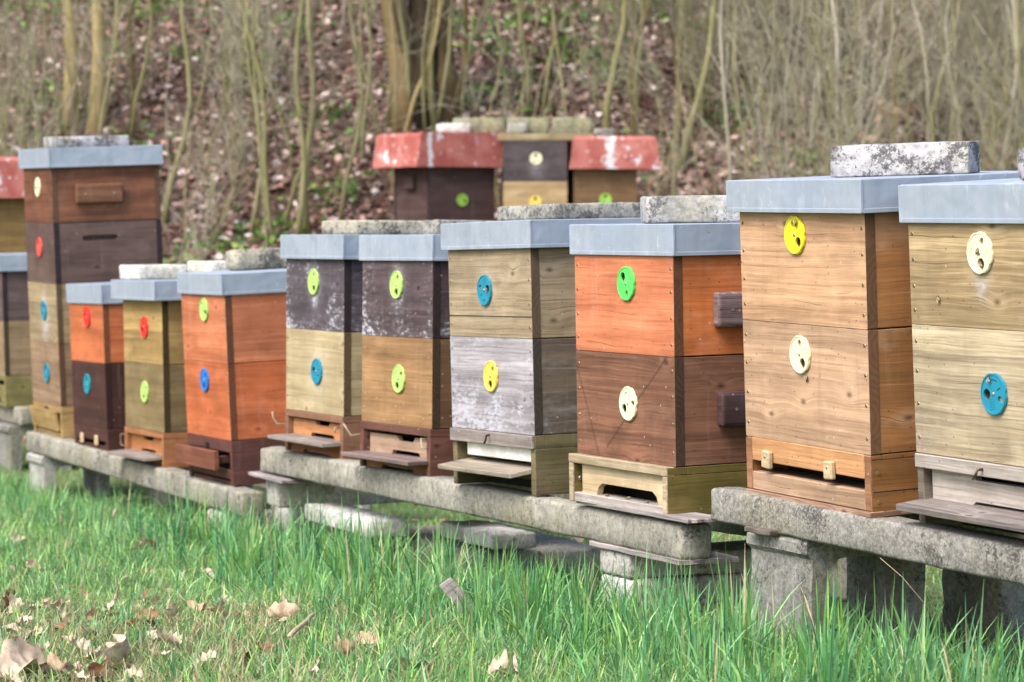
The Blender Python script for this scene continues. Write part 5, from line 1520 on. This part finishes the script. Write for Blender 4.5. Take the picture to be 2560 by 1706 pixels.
k = rng.random(n) < np.where(under, 0.3, np.where(back, 0.55, 0.9 - 0.35 * np.clip(-pn2, 0, 1)))
grass('grass', x[k], y[k], L[k], lean[k], w[k], col[k], 'short green spring lawn mixed with straw before and behind the hive beams')

# tufts of long bluish-green blades that fan out from their foot
tx, ty = scatter(6600, 5.0, 12.8, 1.0)
tall, back, under, right = zones(tx, ty)
tn = vnoise(tx, ty, 2.3, 17.0)
p_ = np.clip(0.13 + 0.75 * tall + 0.25 * right + 0.36 * np.clip(tn - 0.05, 0, 1), 0, 0.9) * (~back) * (~under)
sel = rng.random(len(tx)) < p_
tx, ty, tall, right = tx[sel], ty[sel], tall[sel], right[sel]
nb_ = rng.integers(8, 34, len(tx))
hgt_ = (0.062 + 0.042 * right + 0.085 * tall) * rng.uniform(0.6, 1.5, len(tx))
own = np.repeat(np.arange(len(tx)), nb_)
n = len(own)
sp = 0.008 + 0.016 * rng.random(len(tx))
x = tx[own] + rng.normal(0, 1, n) * sp[own]; y = ty[own] + rng.normal(0, 1, n) * sp[own]
L = hgt_[own] * rng.uniform(0.45, 1.25, n)
tint = rng.integers(0, len(G1), len(tx))[own]
col = G1[np.where(rng.random(n) < 0.6, tint, rng.integers(0, len(G1), n))] * rng.uniform(0.75, 1.3, (n, 1)) * np.array([0.88, 0.98, 1.06])
lt = rng.random(n) < 0.22
col = np.where(lt[:, None], col * np.array([1.8, 1.45, 1.3]), col)
isst = rng.random(n) < 0.05
col = np.where(isst[:, None], STRAW[rng.integers(0, 3, n)], col)
lean = np.clip(rng.normal(0.42, 0.26, n), 0.05, 1.2)
w = np.clip(0.0020 + 0.018 * L * rng.uniform(0.4, 1.4, n), 0.0013, 0.0055)
grass('grass_tufts', x, y, L, lean, w, col, 'long green grass tufts growing up in front of the beams')

# ------------------------------------------------------------------ dead leaves lying on the lawn, one by one
LOBE = [(-0.5, 0.0), (-0.42, 0.10), (-0.30, 0.10), (-0.26, 0.30), (-0.12, 0.22), (-0.02, 0.45), (0.10, 0.26), (0.22, 0.36), (0.28, 0.18), (0.42, 0.16), (0.5, 0.0)]
def lawn_leaf(px, py, size, colr, label=None, tilt=0.3, dz=0.03, seed=0):
    Rr = random.Random(seed)
    Y = 5.0
    while Y < 13:
        p = at(px, py, Y)
        if p.z <= gz(p.x, p.y) + dz * 0.5: break
        Y += 0.01
    bm = bmesh.new()
    nu, nv = 18, 6
    size *= 0.8; dz *= 0.6
    c1, c2, c3 = Rr.uniform(-0.6, 1.8), Rr.uniform(0.6, 3.0), Rr.uniform(-1, 1)
    asp = Rr.uniform(0.75, 1.15)
    rows_ = []
    for iu in range(nu + 1):
        t_ = iu / nu
        wd_ = 0.36 * asp * math.sin(math.pi * min(1, t_ * 1.02)) ** 0.6 * (1 + 0.17 * math.cos(t_ * 2 * math.pi * 3.5 + math.pi + seed)) + 0.012
        row = []
        for iv in range(nv + 1):
            b = (iv / nv * 2 - 1) * wd_ * (1 + 0.12 * math.sin(t_ * 23 + (iv > 3) * 2 + seed))
            a = t_ - 0.5
            z = c1 * a * a + c2 * b * b + c3 * a * b + 0.16 * mnoise.noise(Vector((a * 6, b * 6, seed * 1.37)))
            row.append(bm.verts.new((a * size, b * size, z * size)))
        rows_.append(row)
    for r0, r1 in zip(rows_, rows_[1:]):
        for k_ in range(nv):
            bm.faces.new((r0[k_], r0[k_ + 1], r1[k_ + 1], r1[k_]))
    # stalk
    tube_bm(bm, [Vector((-0.49 * size, 0, c1 * 0.24 * size)), Vector((-0.62 * size, 0.03 * size, c1 * 0.3 * size)), Vector((-0.75 * size, 0.08 * size, c1 * 0.4 * size))], [0.0012] * 3, 4)
    o = finish(bm, 'dead_leaf', DLM[colr], None, True)
    o.location = p
    o.rotation_euler = (Rr.gauss(0, tilt), Rr.gauss(0, tilt), Rr.uniform(0, 6.28))
    return tag(o, label or 'small curled tan dead leaf lying in the grass', 'dead leaf', 'dead leaves scattered on the lawn')
def leafmat(name, c):
    g = G(name, 0.65, 0.2)
    n_ = g.noise(g.obj(), 40, 4, 0.6)
    cc = g.mix(g.step(n_, 0.35, 0.7), c, mul(c, 0.55))
    cc = g.mix(g.math('MULTIPLY', g.step(g.math('ABSOLUTE', g.sep(g.obj())[1]), 0.0022, 0.0008), 0.5), cc, mul(c, 1.4))
    return g.col(cc)
DLM = {'tan': leafmat('leaf_tan', (0.50, 0.36, 0.25)), 'pale': leafmat('leaf_pale', (0.62, 0.50, 0.38)), 'rust': leafmat('leaf_rust', (0.28, 0.14, 0.075)), 'white': leafmat('leaf_white', (0.60, 0.56, 0.50))}
lawn_leaf(60, 1668, 0.20, 'pale', 'big pale curled leaf in the bottom left corner', 0.35, 0.05, 1)
lawn_leaf(150, 1690, 0.10, 'tan', 'brownish crumpled leaf right beside the big pale leaf at the bottom left', 0.4, 0.03, 2)
lawn_leaf(365, 1370, 0.12, 'tan', 'upright tan leaf in the grass below the left beam', 0.8, 0.06, 3)
lawn_leaf(425, 1335, 0.055, 'white', 'small whitish leaf in the grass below the right end of the left beam', 0.4, 0.05, 4)
lawn_leaf(315, 1640, 0.12, 'pale', 'pale folded leaf with a white tip near the bottom left', 0.5, 0.05, 5)
lawn_leaf(705, 1540, 0.11, 'tan', 'spiky tan leaf standing up left of the leaning stake', 0.9, 0.06, 6)
lawn_leaf(1010, 1675, 0.17, 'pale', 'large pale lobed leaf at the bottom edge, centre left', 0.3, 0.04, 7)
lawn_leaf(1265, 1690, 0.10, 'pale', 'pale leaf at the bottom edge, centre', 0.3, 0.04, 8)
lawn_leaf(920, 1610, 0.08, 'tan', 'tan leaf above the large pale leaf at the bottom', 0.4, 0.04, 9)
lawn_leaf(500, 1275, 0.10, 'tan', 'tan leaf just in front of the right end of the left beam', 0.5, 0.05, 10)
Rl = random.Random(8)
spots = [(45, 1350), (85, 1415), (30, 1490), (120, 1510), (165, 1540), (140, 1570), (270, 1530), (290, 1545), (375, 1525), (365, 1560), (335, 1565), (520, 1440), (500, 1520), (555, 1530), (640, 1600), (660, 1625), (610, 1660), (330, 1690), (290, 1665), (270, 1690), (420, 1600), (515, 1660), (400, 1590), (200, 1620), (230, 1590), (160, 1360), (465, 1440), (690, 1650), (860, 1640), (760, 1440), (780, 1690), (240, 1690), (90, 1620), (440, 1690), (60, 1560), (1520, 1590), (2060, 1560), (1250, 1600), (680, 1550), (560, 1500), (350, 1500), (190, 1690)]
spots += [(Rl.uniform(0, 560) * Rl.uniform(0.4, 1), Rl.uniform(1500, 1700)) for _ in range(34)]
for i, (a, b_) in enumerate(spots):
    lawn_leaf(a + Rl.uniform(-8, 8), b_ + Rl.uniform(-6, 6), Rl.uniform(0.04, 0.085), Rl.choice(['tan', 'tan', 'pale', 'pale', 'rust']), None, 0.45, Rl.uniform(0.02, 0.045), 40 + i)
# dead leaves in the light strip behind the beams
n = 420
xx, yy = scatter(n, 7.0, 14.5, 0.8)
kk = np.array([(rowframe('M') and (near_line(a, b, 'M')[0] < -0.5 or near_line(a, b, 'M')[1] < 0)) and not near_line(a, b, 'L')[0] > -0.5 for a, b in zip(xx, yy)])
o = leaf_field('fallen_leaves', int(kk.sum()), (xx[kk], yy[kk]), 0.055, [(0.50, 0.37, 0.26), (0.60, 0.48, 0.36), (0.36, 0.21, 0.13)], LEAF, 0.015, 0.35)
tag(o, 'dead leaves strewn on the grass strip behind the beams', 'fallen leaves'); o['kind'] = 'stuff'
# fine litter of leaf bits and straw low in the lawn
n = 1000
xx, yy = scatter(n, 5.0, 9.5, 1.0)
kk = rng.random(n) < np.clip(0.55 - 0.6 * xx, 0.06, 1) * np.clip((8.4 - yy) / 1.5, 0.1, 1)
o = leaf_field('leaf_bits', int(kk.sum()), (xx[kk], yy[kk]), 0.035, [(0.44, 0.31, 0.21), (0.54, 0.43, 0.32), (0.30, 0.17, 0.10)], LEAF, 0.008, 0.6)
tag(o, 'bits of dead leaf and straw caught low in the lawn', 'leaf bits'); o['kind'] = 'stuff'

def stick(pa, pb, r, label, mt=BK_T, Y=None):
    def gp(p, dz=0.05):
        Y_ = 5.0
        while Y_ < 13:
            q_ = at(*p, Y_)
            if q_.z <= gz(q_.x, q_.y) + dz: return q_
            Y_ += 0.01
        return q_
    a_, b__ = gp(pa), gp(pb)
    bm = bmesh.new()
    m_ = [a_.lerp(b__, t_) + Vector((0, 0, 0.004 * mnoise.noise(Vector((t_ * 7, pa[0], 0))))) - a_ for t_ in (0, 0.2, 0.4, 0.6, 0.8, 1)]
    tube_bm(bm, m_, [r, r * 1.05, r * 0.95, r, r * 0.9, r * 0.6], 6)
    o = finish(bm, 'stick', mt, None, True)
    o.location = a_
    return tag(o, label, 'stick')
PALE = bark('dry_stick', (0.55, 0.45, 0.33), (0.40, 0.31, 0.21), (0.4, 0.33, 0.22), 0.2)
stick((724, 1590), (788, 1533), 0.006, 'pale dry stick slanting in the grass near the bottom, left of centre', PALE)
stick((282, 1290), (316, 1228), 0.006, 'pale dry stalk slanting in the grass under the left beam', PALE)
# thin cane hanging down from the right beam into the grass
a_, b__ = at(2200, 1395, 5.55), at(2300, 1500, 5.5)
bm = bmesh.new()
tube_bm(bm, [Vector((0, 0, 0)), (b__ - a_) * 0.5 + Vector((0.004, 0, 0.004)), (b__ - a_) * 1.3], [0.0007, 0.0006, 0.0005], 5)
o = finish(bm, 'dry_stem', PALE, None, True); o.location = a_
tag(o, 'thin reddish dry stem hanging below the right-hand beam', 'dry stem')

# ------------------------------------------------------------------ bees
BEE = plain('bee_body', (0.10, 0.055, 0.02), 0.5, 0, 0.6)
BEE2 = plain('bee_band', (0.30, 0.17, 0.05), 0.6)
WING = plain('bee_wing', (0.45, 0.42, 0.38), 0.2)
def bee(M, label, spread=0.4):
    t = thing('bee', label, 'bee', M.translation, M.to_euler(), 'honey bees at the hives')
    bm = bmesh.new()
    prof = [(-0.0085, 0.0006), (-0.007, 0.0018), (-0.0045, 0.0026), (-0.002, 0.0024), (-0.0008, 0.0010), (0.0008, 0.0021), (0.0025, 0.0023), (0.0036, 0.0011), (0.0046, 0.0017), (0.0058, 0.0013), (0.0064, 0.0004)]
    tube_bm(bm, [Vector((0, a, 0.0035)) for a, r in prof], [r for a, r in prof], 10)
    for f in bm.faces:
        yv = f.calc_center_median().y
        f.material_index = 1 if (-0.0064 < yv < -0.0052 or -0.004 < yv < -0.003 or 0.0002 < yv < 0.003) else 0
    for sx in (-1, 1):
        for k, yv in enumerate((0.003, 0.0015, 0.0)):
            tube_bm(bm, [Vector((sx * 0.0015, yv, 0.0025)), Vector((sx * 0.0035, yv + (1 - k) * 0.0015, 0.003)), Vector((sx * 0.005, yv + (1 - k) * 0.003, 0.0))], [0.0004, 0.00035, 0.0003], 4)
        tube_bm(bm, [Vector((sx * 0.0006, 0.006, 0.004)), Vector((sx * 0.002, 0.0085, 0.004))], [0.0002, 0.0002], 4)
    finish(bm, 'body', [BEE, BEE2], t, True)
    for sx in (-1, 1):
        bm = bmesh.new()
        vs = [bm.verts.new((sx * (a * math.sin(spread) + b_ * math.cos(spread)) + sx * 0.0012, 0.0012 - a * math.cos(spread) + b_ * math.sin(spread), 0.0058 + 0.0004 * sx)) for a, b_ in ((0, 0), (0.003, 0.0014), (0.007, 0.0018), (0.0088, 0.0006), (0.008, -0.0008), (0.004, -0.0008))]
        f = bm.faces.new(vs)
        ex = bmesh.ops.extrude_face_region(bm, geom=[f])
        bmesh.ops.translate(bm, verts=[v for v in ex['geom'] if isinstance(v, bmesh.types.BMVert)], vec=(0, 0, 0.0002))
        finish(bm, 'wing', WING, t)
    return t
def on_front(key, x, z, ang, off=0.0002):
    s = H[key]
    M = Matrix.Translation(s['loc']) @ Euler(s['rot']).to_matrix().to_4x4() @ Matrix.Translation((x, -D / 2 - off, z)) @ Matrix.Rotation(math.pi / 2, 4, 'X') @ Matrix.Rotation(ang, 4, 'Z')
    return M
def on_flat(key, x, y, z, ang):
    s = H[key]
    return Matrix.Translation(s['loc']) @ Euler(s['rot']).to_matrix().to_4x4() @ Matrix.Translation((x, -D / 2 + y, z)) @ Matrix.Rotation(ang, 4, 'Z')
bee(on_front('h10', 0.010, 0.568, 2.6, 0.0057), 'bee crawling on the cream disc of the right-hand hive')
bee(on_front('h10', 0.022, 0.545, 0.4, 0.0057), 'bee at the flight hole of the cream disc of the right-hand hive')
bee(on_front('h10', -0.135, 0.472, 0.9), 'bee sitting alone on the yellowish box of the right-hand hive')
bee(on_front('h10', 0.035, 0.322, 0.2, 0.0057), 'bee on the blue disc of the right-hand hive')
bee(on_front('h9', -0.004, 0.603, 3.0, 0.0057), 'bee on the lemon yellow disc of the tan hive')
bee(on_front('h9', 0.015, 0.272, 3.1), 'bee on bare wood just below the cream disc of the tan hive')
bee(on_front('h7', 0.0, 0.533, 1.6, 0.0057), 'bee in the flight hole of the blue disc on the weathered hive')
for i, (xx_, yy_, an, lab) in enumerate([(-0.07, 0.0, 0.3, 'leftmost of the bees on the sill of the orange and brown hive'), (0.02, 0.006, 2.0, 'bee in the middle of the sill of the orange and brown hive'), (0.12, 0.002, 1.2, 'bee at the right end of the arched entrance of the orange and brown hive')]):
    bee(on_flat('h8', xx_, yy_ - 0.012, 0.0242, an), lab)
bpy.context.view_layer.update()
